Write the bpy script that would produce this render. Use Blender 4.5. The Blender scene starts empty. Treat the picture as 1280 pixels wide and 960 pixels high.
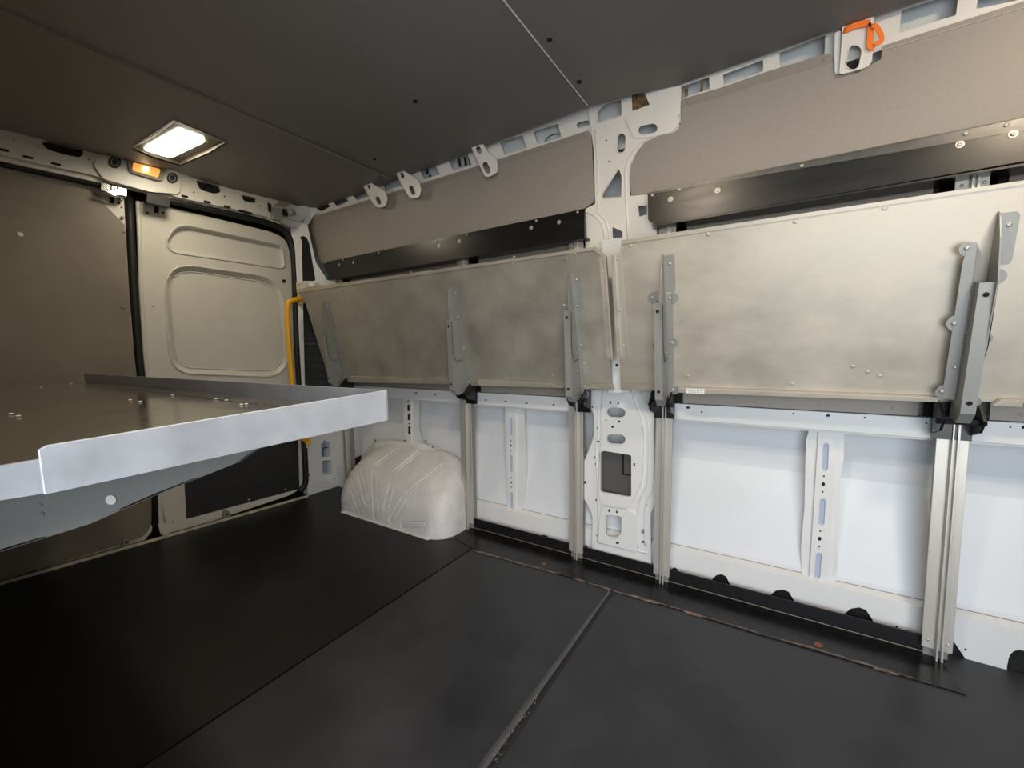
import bpy, bmesh, math, random
from mathutils import Vector, Matrix
from mathutils.geometry import tessellate_polygon
random.seed(7)
C = bpy.context.scene.collection
V = Vector
# ------------------------------------------------------------------ camera model (1280x960 frame)
F, YAW, PIT, ROL, H = 521.66, .5681, .0828, -.0124, .97
fw = V((-math.sin(YAW)*math.cos(PIT), math.cos(YAW)*math.cos(PIT), -math.sin(PIT)))
rt = fw.cross(V((0, 0, 1))).normalized(); up = rt.cross(fw)
c_, s_ = math.cos(ROL), math.sin(ROL)
rt, up = c_*rt + s_*up, -s_*rt + c_*up
CAM = V((0, 0, H))

class PL:                                   # a plane; n points into the cargo room
    def __init__(s, o, n): s.o = V(o); s.n = V(n).normalized()
    def off(s, d): return PL(s.o + s.n*d, s.n)
    def p(s, x, y):
        d = (x-640)*rt - (y-480)*up + F*fw
        return CAM + d*((s.o-CAM).dot(s.n)/d.dot(s.n))
def pt(pl, q):
    return q.copy() if isinstance(q, Vector) else pl.p(q[0], q[1])
def proj(P):
    d = P-CAM; z = d.dot(fw); return (640+F*d.dot(rt)/z, 480-F*d.dot(up)/z)

YP = lambda y: PL((0, y, 0), (0, -1, 0))
XP = lambda x: PL((x, 0, 0), (1, 0, 0))
ZP = lambda z, s=1: PL((0, 0, z), (0, 0, s))
UP = PL((0, 1.70, 1.55), (0, -.31, -.05))              # upper wall leans into the room
SHV = V((0, -.125, .535)).normalized(); SHN = V((0, -SHV.z, SHV.y))
SH = PL((0, 1.67, .775), SHN)                           # folded shelf face
DR = PL((-2.653, 1.567, 0), (1, -.091, 0))              # rear doors
CE = ZP(1.9, -1)

# ------------------------------------------------------------------ materials
def mat(name, col, rough=.5, metal=0, var=.0, vscale=4, bump=0, bscale=60, stretch=None, col2=None, rvar=0, emit=None, detail=6, spec=.5):
    m = bpy.data.materials.new(name); m.use_nodes = True; nt = m.node_tree; N = nt.nodes; L = nt.links
    b = N['Principled BSDF']
    b.inputs['Base Color'].default_value = (*col, 1); b.inputs['Roughness'].default_value = rough; b.inputs['Metallic'].default_value = metal; b.inputs['Specular IOR Level'].default_value = spec
    tc = N.new('ShaderNodeTexCoord'); mp = N.new('ShaderNodeMapping'); L.new(tc.outputs['Object'], mp.inputs[0])
    if stretch: mp.inputs['Scale'].default_value = stretch
    if var or rvar or col2:
        n = N.new('ShaderNodeTexNoise'); n.inputs['Scale'].default_value = vscale; n.inputs['Detail'].default_value = detail
        n.inputs['Roughness'].default_value = .62
        L.new(mp.outputs[0], n.inputs['Vector'])
        r = N.new('ShaderNodeValToRGB'); L.new(n.outputs[0], r.inputs[0])
        r.color_ramp.elements[0].position = .3; r.color_ramp.elements[1].position = .7
        c2 = col2 if col2 else tuple(min(1, c*(1+var)) for c in col); c1 = tuple(c*(1-var) for c in col)
        r.color_ramp.elements[0].color = (*c1, 1); r.color_ramp.elements[1].color = (*c2, 1)
        L.new(r.outputs[0], b.inputs['Base Color'])
        if rvar:
            q = N.new('ShaderNodeMapRange'); q.inputs[1].default_value = .3; q.inputs[2].default_value = .7
            q.inputs[3].default_value = max(.05, rough-rvar); q.inputs[4].default_value = rough+rvar
            L.new(n.outputs[0], q.inputs[0]); L.new(q.outputs[0], b.inputs['Roughness'])
    if bump:
        n2 = N.new('ShaderNodeTexNoise'); n2.inputs['Scale'].default_value = bscale; n2.inputs['Detail'].default_value = 4
        L.new(mp.outputs[0], n2.inputs['Vector'])
        bp = N.new('ShaderNodeBump'); bp.inputs['Strength'].default_value = bump; bp.inputs['Distance'].default_value = .002
        L.new(n2.outputs[0], bp.inputs['Height']); L.new(bp.outputs[0], b.inputs['Normal'])
    if emit:
        b.inputs['Emission Color'].default_value = (*emit[:3], 1); b.inputs['Emission Strength'].default_value = emit[3]
    return m
M = {}
M['white'] = mat('white_paint', (.70, .705, .70), .34, 0, .03, 5, .05, 30)
M['whitedoor'] = mat('white_door_paint', (.60, .585, .535), .38, 0, .04, 6, .06, 25)
M['arch'] = mat('scuffed_white_paint', (.60, .595, .575), .42, 0, .06, 9, .05, 30, col2=(.72, .72, .725))
M['whitelit'] = mat('white_body_paint_warm_lit', (.76, .735, .685), .34, 0, .03, 5, .05, 30)  # same body white, with the warm light on the upper parts mixed into its colour
M['sidelip'] = mat('blue_grey_aluminium_lip', (.36, .39, .43), .4, .4, .12, 12, rvar=.08)
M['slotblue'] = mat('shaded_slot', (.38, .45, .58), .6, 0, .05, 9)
M['liner'] = mat('grey_liner_laminate', (.30, .268, .235), .5, 0, .07, 140, .12, 160, rvar=.05)
M['ceil'] = mat('dark_grey_ceiling_board', (.205, .188, .177), .55, 0, .10, 150, .15, 170)
M['doorliner'] = mat('brown_grey_door_board', (.20, .175, .14), .5, 0, .10, 6, .1, 150)
M['doordark'] = mat('black_door_board', (.018, .019, .022), .5, 0, .15, 8)
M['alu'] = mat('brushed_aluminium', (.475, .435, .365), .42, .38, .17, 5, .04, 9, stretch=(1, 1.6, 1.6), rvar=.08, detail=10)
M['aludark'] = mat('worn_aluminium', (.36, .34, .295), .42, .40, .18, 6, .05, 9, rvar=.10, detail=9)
M['alushelf'] = mat('aluminium_tray_sheet', (.45, .42, .365), .15, .85, .10, 5, .03, 9, rvar=.06, detail=9)
M['alulip'] = mat('scuffed_aluminium_lip', (.60, .64, .70), .45, .5, .10, 14, .05, 40, rvar=.08, detail=10)
M['alupost'] = mat('aluminium_extrusion', (.54, .52, .475), .36, .45, .07, 30, 0, stretch=(30, 30, .6), rvar=.05)
M['bracket'] = mat('grey_painted_steel', (.275, .28, .27), .42, .25, .05, 12)
M['black'] = mat('black_painted_steel', (.010, .010, .010), .30, .1, .2, 12, .02, 60, stretch=(.5, 3, 3), rvar=.03)
M['blackfl'] = mat('black_angle_paint', (.006, .006, .0065), .25, .0, .3, 14, .12, 30, rvar=.08, spec=.3)
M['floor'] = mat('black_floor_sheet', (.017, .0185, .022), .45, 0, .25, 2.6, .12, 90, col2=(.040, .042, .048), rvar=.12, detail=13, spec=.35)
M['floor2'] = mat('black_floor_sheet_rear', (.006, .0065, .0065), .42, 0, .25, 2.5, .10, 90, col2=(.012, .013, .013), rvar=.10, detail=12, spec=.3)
M['blackflat'] = mat('flat_black_steel', (.008, .008, .009), .5, 0, .3, 20, spec=.25)
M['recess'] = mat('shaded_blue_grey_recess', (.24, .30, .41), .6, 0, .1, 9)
M['rubber'] = mat('black_rubber', (.006, .006, .006), .6, 0, .1, 9)
M['hole'] = mat('dark_opening', (.008, .008, .008), .9, 0, .1, 9)
M['brown'] = mat('rusty_wiring', (.06, .03, .012), .8, 0, .6, 90, col2=(.30, .19, .08))
M['yellow'] = mat('yellow_powder_coat', (.80, .42, .012), .32, 0, .04, 9)
M['orange'] = mat('orange_webbing', (1.0, .20, .01), .45, 0, .08, 60)
M['zinc'] = mat('zinc_plated_screw', (.50, .48, .43), .42, .6, .1, 40)
M['brass'] = mat('yellow_zinc_screw', (.55, .42, .18), .3, .8, .1, 40)
M['rust'] = mat('rusty_screw', (.22, .08, .03), .7, .2, .4, 200)
M['dirt'] = mat('dried_adhesive_line', (.10, .065, .045), .8, 0, .5, 60, col2=(.20, .14, .10))
M['bezel'] = mat('dark_lamp_bezel', (.22, .19, .14), .5)
M['lens'] = mat('lit_lamp_lens', (1, .95, .8), .3, emit=(1, .93, .78, 9))
M['amber'] = mat('amber_lamp_lens', (.9, .45, .12), .25, emit=(1, .42, .09, .75))
M['bulb'] = mat('lit_bulb', (1, .9, .6), .3, emit=(1, .85, .5, 9))
M['chrome'] = mat('bare_latch_metal', (.75, .77, .8), .18, 1)
M['crease'] = mat('board_crease', (.50, .46, .41), .5)
M['cover'] = mat('dark_grey_cover', (.085, .08, .08), .5)
M['plastic'] = mat('grey_plastic', (.22, .22, .21), .45)
M['skin'] = mat('white_outer_skin', (.69, .71, .735), .36, 0, .02, 3)
M['cavity'] = mat('primer_grey_cavity', (.66, .68, .67), .5, 0, .12, 9)
M['sticker'] = mat('white_sticker', (.80, .80, .78), .5)
M['ink'] = mat('grey_ink', (.25, .25, .25), .6)
M['grime'] = mat('beige_door_sill', (.42, .39, .31), .6, 0, .35, 22)
M['outside'] = mat('grey_pavement', (.30, .30, .30), .8, 0, .2, 5)

# ------------------------------------------------------------------ object helpers
def tag(o, label=None, cat=None, group=None, kind=None):
    if label: o['label'] = label
    if cat: o['category'] = cat
    if group: o['group'] = group
    if kind: o['kind'] = kind
    return o
def thing(name, loc, label, cat, group=None, kind=None):
    o = bpy.data.objects.new(name, None); C.objects.link(o); o.location = loc; o.empty_display_size = .05
    return tag(o, label, cat, group, kind)
def link(name, bm, m, parent=None, smooth=False, bevel=0, recalc=True):
    if recalc: bmesh.ops.recalc_face_normals(bm, faces=bm.faces[:])
    me = bpy.data.meshes.new(name); bm.to_mesh(me); bm.free()
    me.materials.append(M[m] if isinstance(m, str) else m)
    if smooth: me.polygons.foreach_set('use_smooth', [True]*len(me.polygons))
    o = bpy.data.objects.new(name, me); C.objects.link(o)
    if parent:
        o.parent = parent
        if parent.type == 'EMPTY': o.matrix_parent_inverse = Matrix.Translation(parent.location).inverted()
    if bevel:
        b = o.modifiers.new('bevel', 'BEVEL'); b.width = bevel; b.segments = 2; b.limit_method = 'ANGLE'; b.angle_limit = math.radians(35)
    return o
def add_plate(bm, pl, outline, t, holes=()):
    loops = [[pt(pl, q) for q in l] for l in [outline]+list(holes)]
    tris = tessellate_polygon(loops)
    flat = [v for l in loops for v in l]
    f = [bm.verts.new(v) for v in flat]; b = [bm.verts.new(v - pl.n*t) for v in flat]
    for a in tris:
        try: bm.faces.new([f[i] for i in a]); bm.faces.new([b[i] for i in reversed(a)])
        except ValueError: pass
    k = 0
    for l in loops:
        n = len(l)
        for i in range(n):
            j = (i+1) % n
            bm.faces.new([f[k+i], f[k+j], b[k+j], b[k+i]])
        k += n
def plate(name, pl, outline, t, m, holes=(), parent=None, bevel=0):
    bm = bmesh.new(); add_plate(bm, pl, outline, t, holes); return link(name, bm, m, parent, bevel=bevel)
def add_box(bm, a, b):
    x0, x1 = sorted((a[0], b[0])); y0, y1 = sorted((a[1], b[1])); z0, z1 = sorted((a[2], b[2]))
    v = [bm.verts.new((x, y, z)) for x in (x0, x1) for y in (y0, y1) for z in (z0, z1)]
    for q in ((0, 1, 3, 2), (4, 6, 7, 5), (0, 4, 5, 1), (2, 3, 7, 6), (0, 2, 6, 4), (1, 5, 7, 3)): bm.faces.new([v[i] for i in q])
def box(name, a, b, m, parent=None, bevel=0):
    bm = bmesh.new(); add_box(bm, a, b); return link(name, bm, m, parent, bevel=bevel)
def add_prism(bm, ring_a, ring_b, cap=True):
    a = [bm.verts.new(v) for v in ring_a]; b = [bm.verts.new(v) for v in ring_b]; n = len(a)
    for i in range(n):
        j = (i+1) % n; bm.faces.new([a[i], a[j], b[j], b[i]])
    if cap:
        for ring, vs in ((ring_a, a), (ring_b, b)):
            for t in tessellate_polygon([[V(q) for q in ring]]):
                try: bm.faces.new([vs[i] for i in t])
                except ValueError: pass
def add_tube(bm, pts, r, seg=8, cap=True):
    pts = [V(p) for p in pts]; rings = []; prev = None
    for i, p in enumerate(pts):
        d = (pts[min(i+1, len(pts)-1)]-pts[max(i-1, 0)]).normalized()
        if prev is None:
            a = d.orthogonal().normalized()
        else:
            a = (prev - d*prev.dot(d)).normalized()
        prev = a; b = d.cross(a)
        rr = r[i] if isinstance(r, (list, tuple)) else r
        rings.append([bm.verts.new(p + (a*math.cos(2*math.pi*k/seg)+b*math.sin(2*math.pi*k/seg))*rr) for k in range(seg)])
    for A, B in zip(rings, rings[1:]):
        for k in range(seg): bm.faces.new([A[k], A[(k+1) % seg], B[(k+1) % seg], B[k]])
    if cap: bm.faces.new(rings[0]); bm.faces.new(rings[-1])
def smoothpath(pts, n=6):
    P = [V(p) for p in pts]; out = []
    for i in range(len(P)-1):
        p0, p1, p2, p3 = P[max(i-1, 0)], P[i], P[i+1], P[min(i+2, len(P)-1)]
        for k in range(n):
            t = k/n
            out.append(.5*((2*p1)+(p2-p0)*t+(2*p0-5*p1+4*p2-p3)*t*t+(3*p1-3*p2+p3-p0)*t**3))
    out.append(P[-1]); return out
def tube(name, pts, r, m, parent=None, n=6, seg=10):
    bm = bmesh.new(); add_tube(bm, smoothpath(pts, n), r, seg); return link(name, bm, m, parent, smooth=True)
def frame(n):
    n = V(n).normalized(); a = n.orthogonal().normalized(); return a, n.cross(a), n
def add_screw(bm, p, n, r, h=.3, washer=False):
    a, b, n = frame(n); rings = []
    prof = [(1, 0), (.92, .5*h), (.65, .85*h), (.34, h), (.30, .55*h)] if not washer else [(1.75, 0), (1.7, .16*h), (1.05, .2*h), (1, .9*h), (.75, 1.25*h), (.42, 1.3*h), (.38, .6*h)]
    for q, z in prof: rings.append([bm.verts.new(V(p)+(a*math.cos(k*math.pi/6)+b*math.sin(k*math.pi/6))*r*q+n*r*z) for k in range(12)])
    for A, B in zip(rings, rings[1:]):
        for k in range(12): bm.faces.new([A[k], A[(k+1) % 12], B[(k+1) % 12], B[k]])
    bm.faces.new(rings[-1])
def screws(name, pl, pxs, r, m, parent, washer=False, h=.45):
    for q in pxs:
        bm = bmesh.new(); add_screw(bm, pt(pl, q), pl.n, r, h, washer); link(name, bm, m, parent, smooth=False)
def dots(name, pl, lst, m, parent):          # punched openings seen dark: thin inset discs, one part
    name = name.replace('holes', 'hole').replace('slots', 'slot'); r = None
    for q in lst:
        x, y = q[0], q[1]; w = q[2] if len(q) > 2 else 1.6; h = q[3] if len(q) > 3 else w; sq = len(q) > 4
        o = rrect(x, y, w*2, h*2, .15 if sq else 1, 0, 3)
        bm = bmesh.new(); add_plate(bm, pl.off(.0008), o, .0016); r = link(name, bm, m, parent)
        if parent is None: tag(r, kind='structure'); r.name = 'trim_3'
    return r
def rrect(cx, cy, w, h, rf=.5, ang=0, seg=4, skew=0):    # rounded rectangle outline; rf = corner radius as a fraction of the half short side
    r = min(w, h)/2*rf; o = []
    for sx, sy, a0 in ((1, 1, 0), (-1, 1, 90), (-1, -1, 180), (1, -1, 270)):
        for k in range(seg+1):
            a = math.radians(a0+90*k/seg); o.append((sx*(w/2-r)+r*math.cos(a), sy*(h/2-r)+r*math.sin(a)))
    ca, sa = math.cos(math.radians(ang)), math.sin(math.radians(ang))
    return [(cx+x*ca-y*sa, cy+x*sa+y*ca+skew*x) for x, y in o]
def rnd(poly, r, seg=4):                    # round the corners of a pixel polygon
    n = len(poly); out = []
    for i in range(n):
        p = V(poly[i][:2]).to_2d() if not isinstance(poly[i], Vector) else poly[i]
        a = V((*poly[i-1][:2],)) ; b = V((*poly[(i+1) % n][:2],)); p = V((*poly[i][:2],))
        rr = poly[i][2] if len(poly[i]) > 2 else r
        da, db = a-p, b-p; k = min(rr, da.length*.48, db.length*.48)
        if k < .2: out.append((p.x, p.y)); continue
        s, e = p+da.normalized()*k, p+db.normalized()*k
        for j in range(seg+1):
            t = j/seg; q = s*(1-t)**2+p*2*t*(1-t)+e*t*t; out.append((q.x, q.y))
    return out
def crop(o, s, pts): return [tuple([o[0]+p[0]/s, o[1]+p[1]/s]+[v/s for v in p[2:]]) for p in pts]
def ex(pl, a, b, ax, val):                   # extend the line through two pixels on a plane to world coordinate val
    A, B = pt(pl, a), pt(pl, b); t = (val-A[ax])/(B[ax]-A[ax]); return A+(B-A)*t
def pocket(bm, pl, outer, inner, depth):     # sloping wall of a pressed recess plus its bottom
    A = [bm.verts.new(pt(pl, q)) for q in outer]; B = [bm.verts.new(pt(pl.off(-depth), q)) for q in inner]
    n = len(A)
    for i in range(n): bm.faces.new([A[i], A[(i+1) % n], B[(i+1) % n], B[i]])
    for t in tessellate_polygon([[v.co for v in B]]):
        try: bm.faces.new([B[i] for i in t])
        except ValueError: pass
def inset(poly, k, cx=None, cy=None):
    n = len(poly); cx = sum(p[0] for p in poly)/n; cy = sum(p[1] for p in poly)/n; out = []
    for i in range(n):
        a, p, b = poly[i-1], poly[i], poly[(i+1) % n]
        t = V((b[0]-a[0], b[1]-a[1])); nn = V((-t.y, t.x)).normalized() if t.length else V((0, 0))
        if nn.dot(V((cx-p[0], cy-p[1]))) < 0: nn = -nn
        out.append((p[0]+nn.x*k, p[1]+nn.y*k))
    return out

# ================================================================== SETTING
XF = 2.3                                      # cab end of the modelled room
# floor: two sheets meeting at the seam
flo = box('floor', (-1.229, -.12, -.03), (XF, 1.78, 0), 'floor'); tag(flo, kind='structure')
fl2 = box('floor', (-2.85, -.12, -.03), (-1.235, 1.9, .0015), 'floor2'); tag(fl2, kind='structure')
tag(box('floor', (-1.235, -.12, -.03), (-1.229, 1.75, -.012), 'rubber'), kind='structure')
# side wall outer skin
prof = [(1.80, -.02), (1.80, .16), (1.822, .29), (1.842, .42), (1.856, .50), (1.858, .56), (1.84, .74), (1.86, 1.0), (1.85, 1.4), (1.80, 1.72), (1.77, 1.97)]
bm = bmesh.new()
add_prism(bm, [V((-2.9, y, z)) for y, z in prof]+[V((-2.9, 1.92, 1.97)), V((-2.9, 1.92, -.02))],
          [V((XF, y, z)) for y, z in prof]+[V((XF, 1.92, 1.97)), V((XF, 1.92, -.02))])
tag(link('wall_side', bm, 'skin'), kind='structure')
# opposite wall: rear quarter closed, the side door open, then closed again; bulkhead to the cab
bm = bmesh.new(); add_box(bm, (-2.85, -.12, 0), (-.62, -.06, 1.95)); add_box(bm, (1.35, -.12, 0), (XF, -.06, 1.95)); add_box(bm, (-.62, -.12, 1.80), (1.35, -.06, 1.95))
tag(link('wall_opposite', bm, 'liner'), kind='structure')
tag(box('wall_front', (XF, -.12, -.02), (XF+.03, 1.92, 1.97), 'liner'), kind='structure')
tag(box('wall_rear', (-3.05, -.12, -.05), (-3.02, 1.92, 2.0), 'hole'), kind='structure')
tag(box('floor', (-3.05, -.12, -.08), (-2.8, 1.92, -.04), 'hole'), kind='structure')

# ceiling: three boards, overlapping at the seams
cedge = [(370, 267), (400, 262), (580, 192), (733, 133)]
P0 = ex(CE, (0, 172), (369, 267), 1, -.12)
rear = [CE.p(0, 171), CE.p(106, 187), CE.p(219, 212), CE.p(331, 252), CE.p(369, 268), CE.p(400, 262), CE.p(481, 230)]
s1a = V((-1.795, 1.60, 1.9)); s1b = V((-1.78, -.12, 1.9)); s2a = CE.p(733, 133.5); s2b = V((-.651, -.12, 1.9))
hole_l = [CE.p(*q) for q in ((217, 149), (285, 176), (262, 190), (225, 206), (190, 196), (163, 184), (190, 168))]
CE2 = ZP(1.897, -1)
bm = bmesh.new()
out = [P0]+rear+[V((-1.80, rear[-1].y-.03, 1.9)), s1b + V((-.004, 0, 0))]
out = [V((p.x, p.y, 1.893)) for p in out]
add_plate(bm, ZP(1.893, -1), out, .012, [[V((p.x, p.y, 1.893)) for p in hole_l]])
tag(link('ceiling', bm, 'ceil'), kind='structure')
out = [V((-1.81, -.12, 1.9)), V((-1.81, 1.62, 1.9)), CE.p(481, 230), CE.p(580, 194), CE.p(660, 162), s2a, s2b]
tag(plate('ceiling', CE, out, .012, 'ceil'), kind='structure')
e1, e2 = CE.p(735, 133), CE.p(850, 105)
out = [s2b+V((.004, 0, 0)), s2a+V((.004, 0, 0)), CE.p(790, 119), e2, CE.p(1040, 39), CE.p(1120, 11), V((XF, CE.p(1120, 11).y, 1.9)), V((XF, -.12, 1.9))]
tag(plate('ceiling', CE, out, .012, 'ceil'), kind='structure')
# lit cut edge of the overlapping boards
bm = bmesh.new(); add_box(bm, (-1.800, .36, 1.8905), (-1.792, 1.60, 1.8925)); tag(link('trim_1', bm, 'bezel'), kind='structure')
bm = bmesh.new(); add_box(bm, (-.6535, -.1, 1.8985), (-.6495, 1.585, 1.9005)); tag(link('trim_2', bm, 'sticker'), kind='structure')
tag(box('ceiling', (-3.0, -.12, 1.965), (XF, 1.9, 1.99), 'white'), kind='structure')
dots_c = dots('punched_holes', CE, [(687, 50, 3.4, 2.4), (724, 102.5, 3.2, 2.4), (519, 127, 3, 2.2), (468, 199, 2.2, 1.4)], 'hole', None)
cs = plate('ceiling_screw', CE.off(.001), rrect(567, 162, 6, 3.4, 1), .002, 'bezel')
tag(cs, 'flush screw head in the dark ceiling board near the central pillar', 'screw')

# ------------------------------------------------------------------ cant rail (perforated white roof rail)
CR = UP.off(-.02)
s3 = (340, 140); k3 = 3.048
LH = [crop(s3, k3, q) for q in (
 [(165, 365), (205, 338), (222, 360), (188, 379)], [(230, 340), (275, 316), (292, 340), (248, 360)], [(300, 312), (345, 290), (368, 320), (325, 336)],
 [(418, 265), (475, 248), (493, 280), (432, 300)], [(560, 218), (620, 200), (640, 237), (578, 256)],
 [(672, 183), (745, 160), (760, 202), (690, 223)], [(868, 115), (955, 90), (970, 137), (885, 163)], [(995, 75), (1090, 45), (1102, 97), (1012, 124)],
 [(1158, 42, 9), (1206, 30, 9), (1212, 50, 9), (1165, 64, 9)])]
LH = [rnd(q, 1.2, 2) for q in LH]
bandL = crop(s3, k3, [(140, 372), (330, 262), (560, 185), (800, 92), (1000, 22), (1190, -35), (1240, -45), (1245, 90), (1000, 160), (580, 285), (160, 420), (120, 400)])
cl = plate('cant_rail', CR, bandL, .003, 'whitelit', LH); tag(cl, 'perforated white roof rail left of the central pillar, under the ceiling edge', 'roof rail', 'perforated white roof rails')
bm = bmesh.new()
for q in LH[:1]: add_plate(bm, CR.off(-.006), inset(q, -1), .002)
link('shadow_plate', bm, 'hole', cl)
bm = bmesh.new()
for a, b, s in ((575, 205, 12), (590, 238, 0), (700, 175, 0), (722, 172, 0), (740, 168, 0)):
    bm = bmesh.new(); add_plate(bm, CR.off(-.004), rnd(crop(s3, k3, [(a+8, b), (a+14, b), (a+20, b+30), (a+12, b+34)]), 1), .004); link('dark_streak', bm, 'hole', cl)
tube('cable', [CR.off(-.003).p(681, 178), CR.off(.0).p(686, 171), CR.off(.002).p(693, 168), CR.off(.002).p(701, 167.5)], .0022, 'rubber', cl)
RH = [crop((830, 40), 5.333, q) for q in (
 [(62, 385), (300, 300), (305, 380), (80, 455)], [(392, 285), (660, 185), (662, 262), (400, 355)], [(770, 140), (1075, 20), (1070, 150), (772, 238)])]
RH += [crop((1020, 0), 8.725, [(390, 190), (530, 130), (530, 260), (390, 290)])]
RH += [crop((960, 0), 4, [(668, 55), (690, 44), (955, -40), (940, 75), (655, 165)]), crop((960, 0), 4, [(1052, -10), (1300, -60), (1300, -10), (1040, 45)])]
RH = [rnd(q, 1.2, 2) for q in RH]
xr = ex(CR, (1150, -5), (1230, -34), 0, XF-.05); xr2 = ex(CR, (1040, 72), (1240, 10), 0, XF-.05)
bandR = [(820, 92), (1040, 18), (1262, -70), xr+V((0, 0, .03)), xr2, (1240, 14), (1110, 60), (1040, 84), (850, 140), (820, 150)]
cr = plate('cant_rail', CR, bandR, .003, 'whitelit', RH); tag(cr, 'perforated white roof rail right of the central pillar, with the orange strap', 'roof rail', 'perforated white roof rails')
bm = bmesh.new()
for q in ([(135, 350), (160, 345), (158, 430), (140, 436)], [(245, 330), (258, 330), (258, 402), (240, 408)]):
    bm = bmesh.new(); add_plate(bm, CR.off(-.004), crop((830, 40), 5.333, q), .003); link('dark_streak', bm, 'brown', cr)
tag(plate('trim_4', UP.off(-.075), [(330, 255), (760, 90), (900, 60), (1290, -60), ex(UP.off(-.075), (1040, 30), (1200, -20), 0, XF-.1), ex(UP.off(-.075), (1040, 100), (1240, 40), 0, XF-.1), (1290, 60), (900, 160), (760, 190), (360, 300)], .003, 'cavity'), kind='structure')

def hanger(outer, holes, lab, d=.014):
    o = plate('rail_hanger', UP.off(d), outer, .004, 'whitelit', holes, bevel=.0012)
    tag(o, lab, 'bracket', 'pressed white hangers on the roof rail')
    # returns to the rail on both sides
    bm = bmesh.new(); n = len(outer)
    A = [pt(UP.off(d-.002), q) for q in outer]; B = [pt(UP.off(-.012), q) for q in inset(outer, -.6)]
    a = [bm.verts.new(v) for v in A]; b = [bm.verts.new(v) for v in B]
    for i in range(n): bm.faces.new([a[i], a[(i+1) % n], b[(i+1) % n], b[i]])
    link('hanger_side', bm, 'whitelit', o)
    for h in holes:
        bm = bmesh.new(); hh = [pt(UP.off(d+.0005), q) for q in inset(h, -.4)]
        add_tube(bm, hh+[hh[0]], .0016, 6, False); link('rolled_rim', bm, 'whitelit', o, smooth=True)
    return o
def loop3(pts): return crop(s3, k3, pts)
for L, ha, hb2, lab, sz in (([(344, 274, 10), (366, 260, 10), (392, 280), (428, 298, 12), (440, 330, 12), (432, 360, 12), (402, 366, 12), (384, 347)], (369, 285), (405, 337), 'small white hanger nearest the rear doors on the roof rail', (5.4, 3.0, 10.5, 4.8)),
                   ([(472, 232, 10), (496, 219, 10), (524, 238), (556, 258, 12), (568, 290, 12), (562, 324, 12), (530, 332, 12), (511, 306)], (496, 241), (534, 299), 'white hanger, second from the rear doors on the roof rail', (7.2, 3.8, 11.5, 5.2)),
                   ([(756, 128, 14), (798, 114, 14), (826, 158), (856, 178, 12), (859, 232, 16), (814, 252, 16), (786, 192)], (788, 146), (817, 212), 'white hanger with two oval holes, nearest left of the central pillar', (10.5, 6, 15, 7.2))):
    hanger(rnd(loop3(L), 3), [rrect(*loop3([ha])[0], sz[0], sz[1], 1, 64), rrect(*loop3([hb2])[0], sz[2], sz[3], 1, 66)], lab, .042)
q = lambda L: crop((1020, 0), 8.725, L)
o = rnd(q([(290, 235, 20), (550, 120, 10), (632, 85, 5), (618, 560, 10), (606, 690, 60), (540, 738, 30), (252, 818, 40), (272, 560, 10)]), 1)
hb = hanger(o, [rrect(*q([(412, 625)])[0], 16.5, 31, 1, 12)], 'large white hanger with one oval hole, wearing the orange strap')
plate('dark_lower_lip', UP.off(.004), rrect(*q([(410, 712)])[0], 16, 12, .8, -8), .002, 'hole', parent=hb)
o2 = q([(205, 360), (270, 330), (258, 800), (205, 800), (200, 590)])
plate('hanger_flange', UP.off(.006), rnd(o2, 2), .003, 'white', parent=hb)

# orange strap looped round the hanger
st = thing('orange_strap', UP.off(.03).p(1080, 45), 'orange plastic strap looped round the large white roof rail hanger', 'strap')
def ribbon(name, pl, pts, w, m, parent, t=.0022):
    bm = bmesh.new(); P = [pl.off(q[2] if len(q) > 2 else 0).p(q[0], q[1]) for q in pts]; P = smoothpath(P, 5); n = len(P); prev = None
    for i, p in enumerate(P):
        d = (P[min(i+1, n-1)]-P[max(i-1, 0)]).normalized(); s = pl.n.cross(d).normalized()*w/2; k = pl.n*t
        ring = [bm.verts.new(v) for v in (p-s, p+s, p+s+k, p-s+k)]
        if prev:
            for j in range(4): bm.faces.new([prev[j], prev[(j+1) % 4], ring[(j+1) % 4], ring[j]])
        else: bm.faces.new(ring)
        prev = ring
    bm.faces.new(prev); return link(name, bm, m, parent, bevel=.0006)
ribbon('strap_band', UP.off(.018), [(*q([(285, 345)])[0], -.008), (*q([(340, 320)])[0], 0), (*q([(460, 272)])[0], 0), (*q([(590, 250)])[0], .002)], .017, 'orange', st)
ribbon('strap_loop', UP.off(.020), [q([(600, 265)])[0], q([(592, 380)])[0], q([(590, 500)])[0], q([(640, 520)])[0]], .015, 'orange', st)
ribbon('strap_loop', UP.off(.026), [q([(615, 270)])[0], q([(660, 300)])[0], q([(705, 380)])[0], q([(712, 450)])[0], q([(640, 480)])[0]], .012, 'orange', st)
plate('strap_buckle', UP.off(.03), rnd(q([(572, 250), (600, 240), (610, 275), (585, 280)]), 1), .006, 'hole', parent=st)

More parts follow.
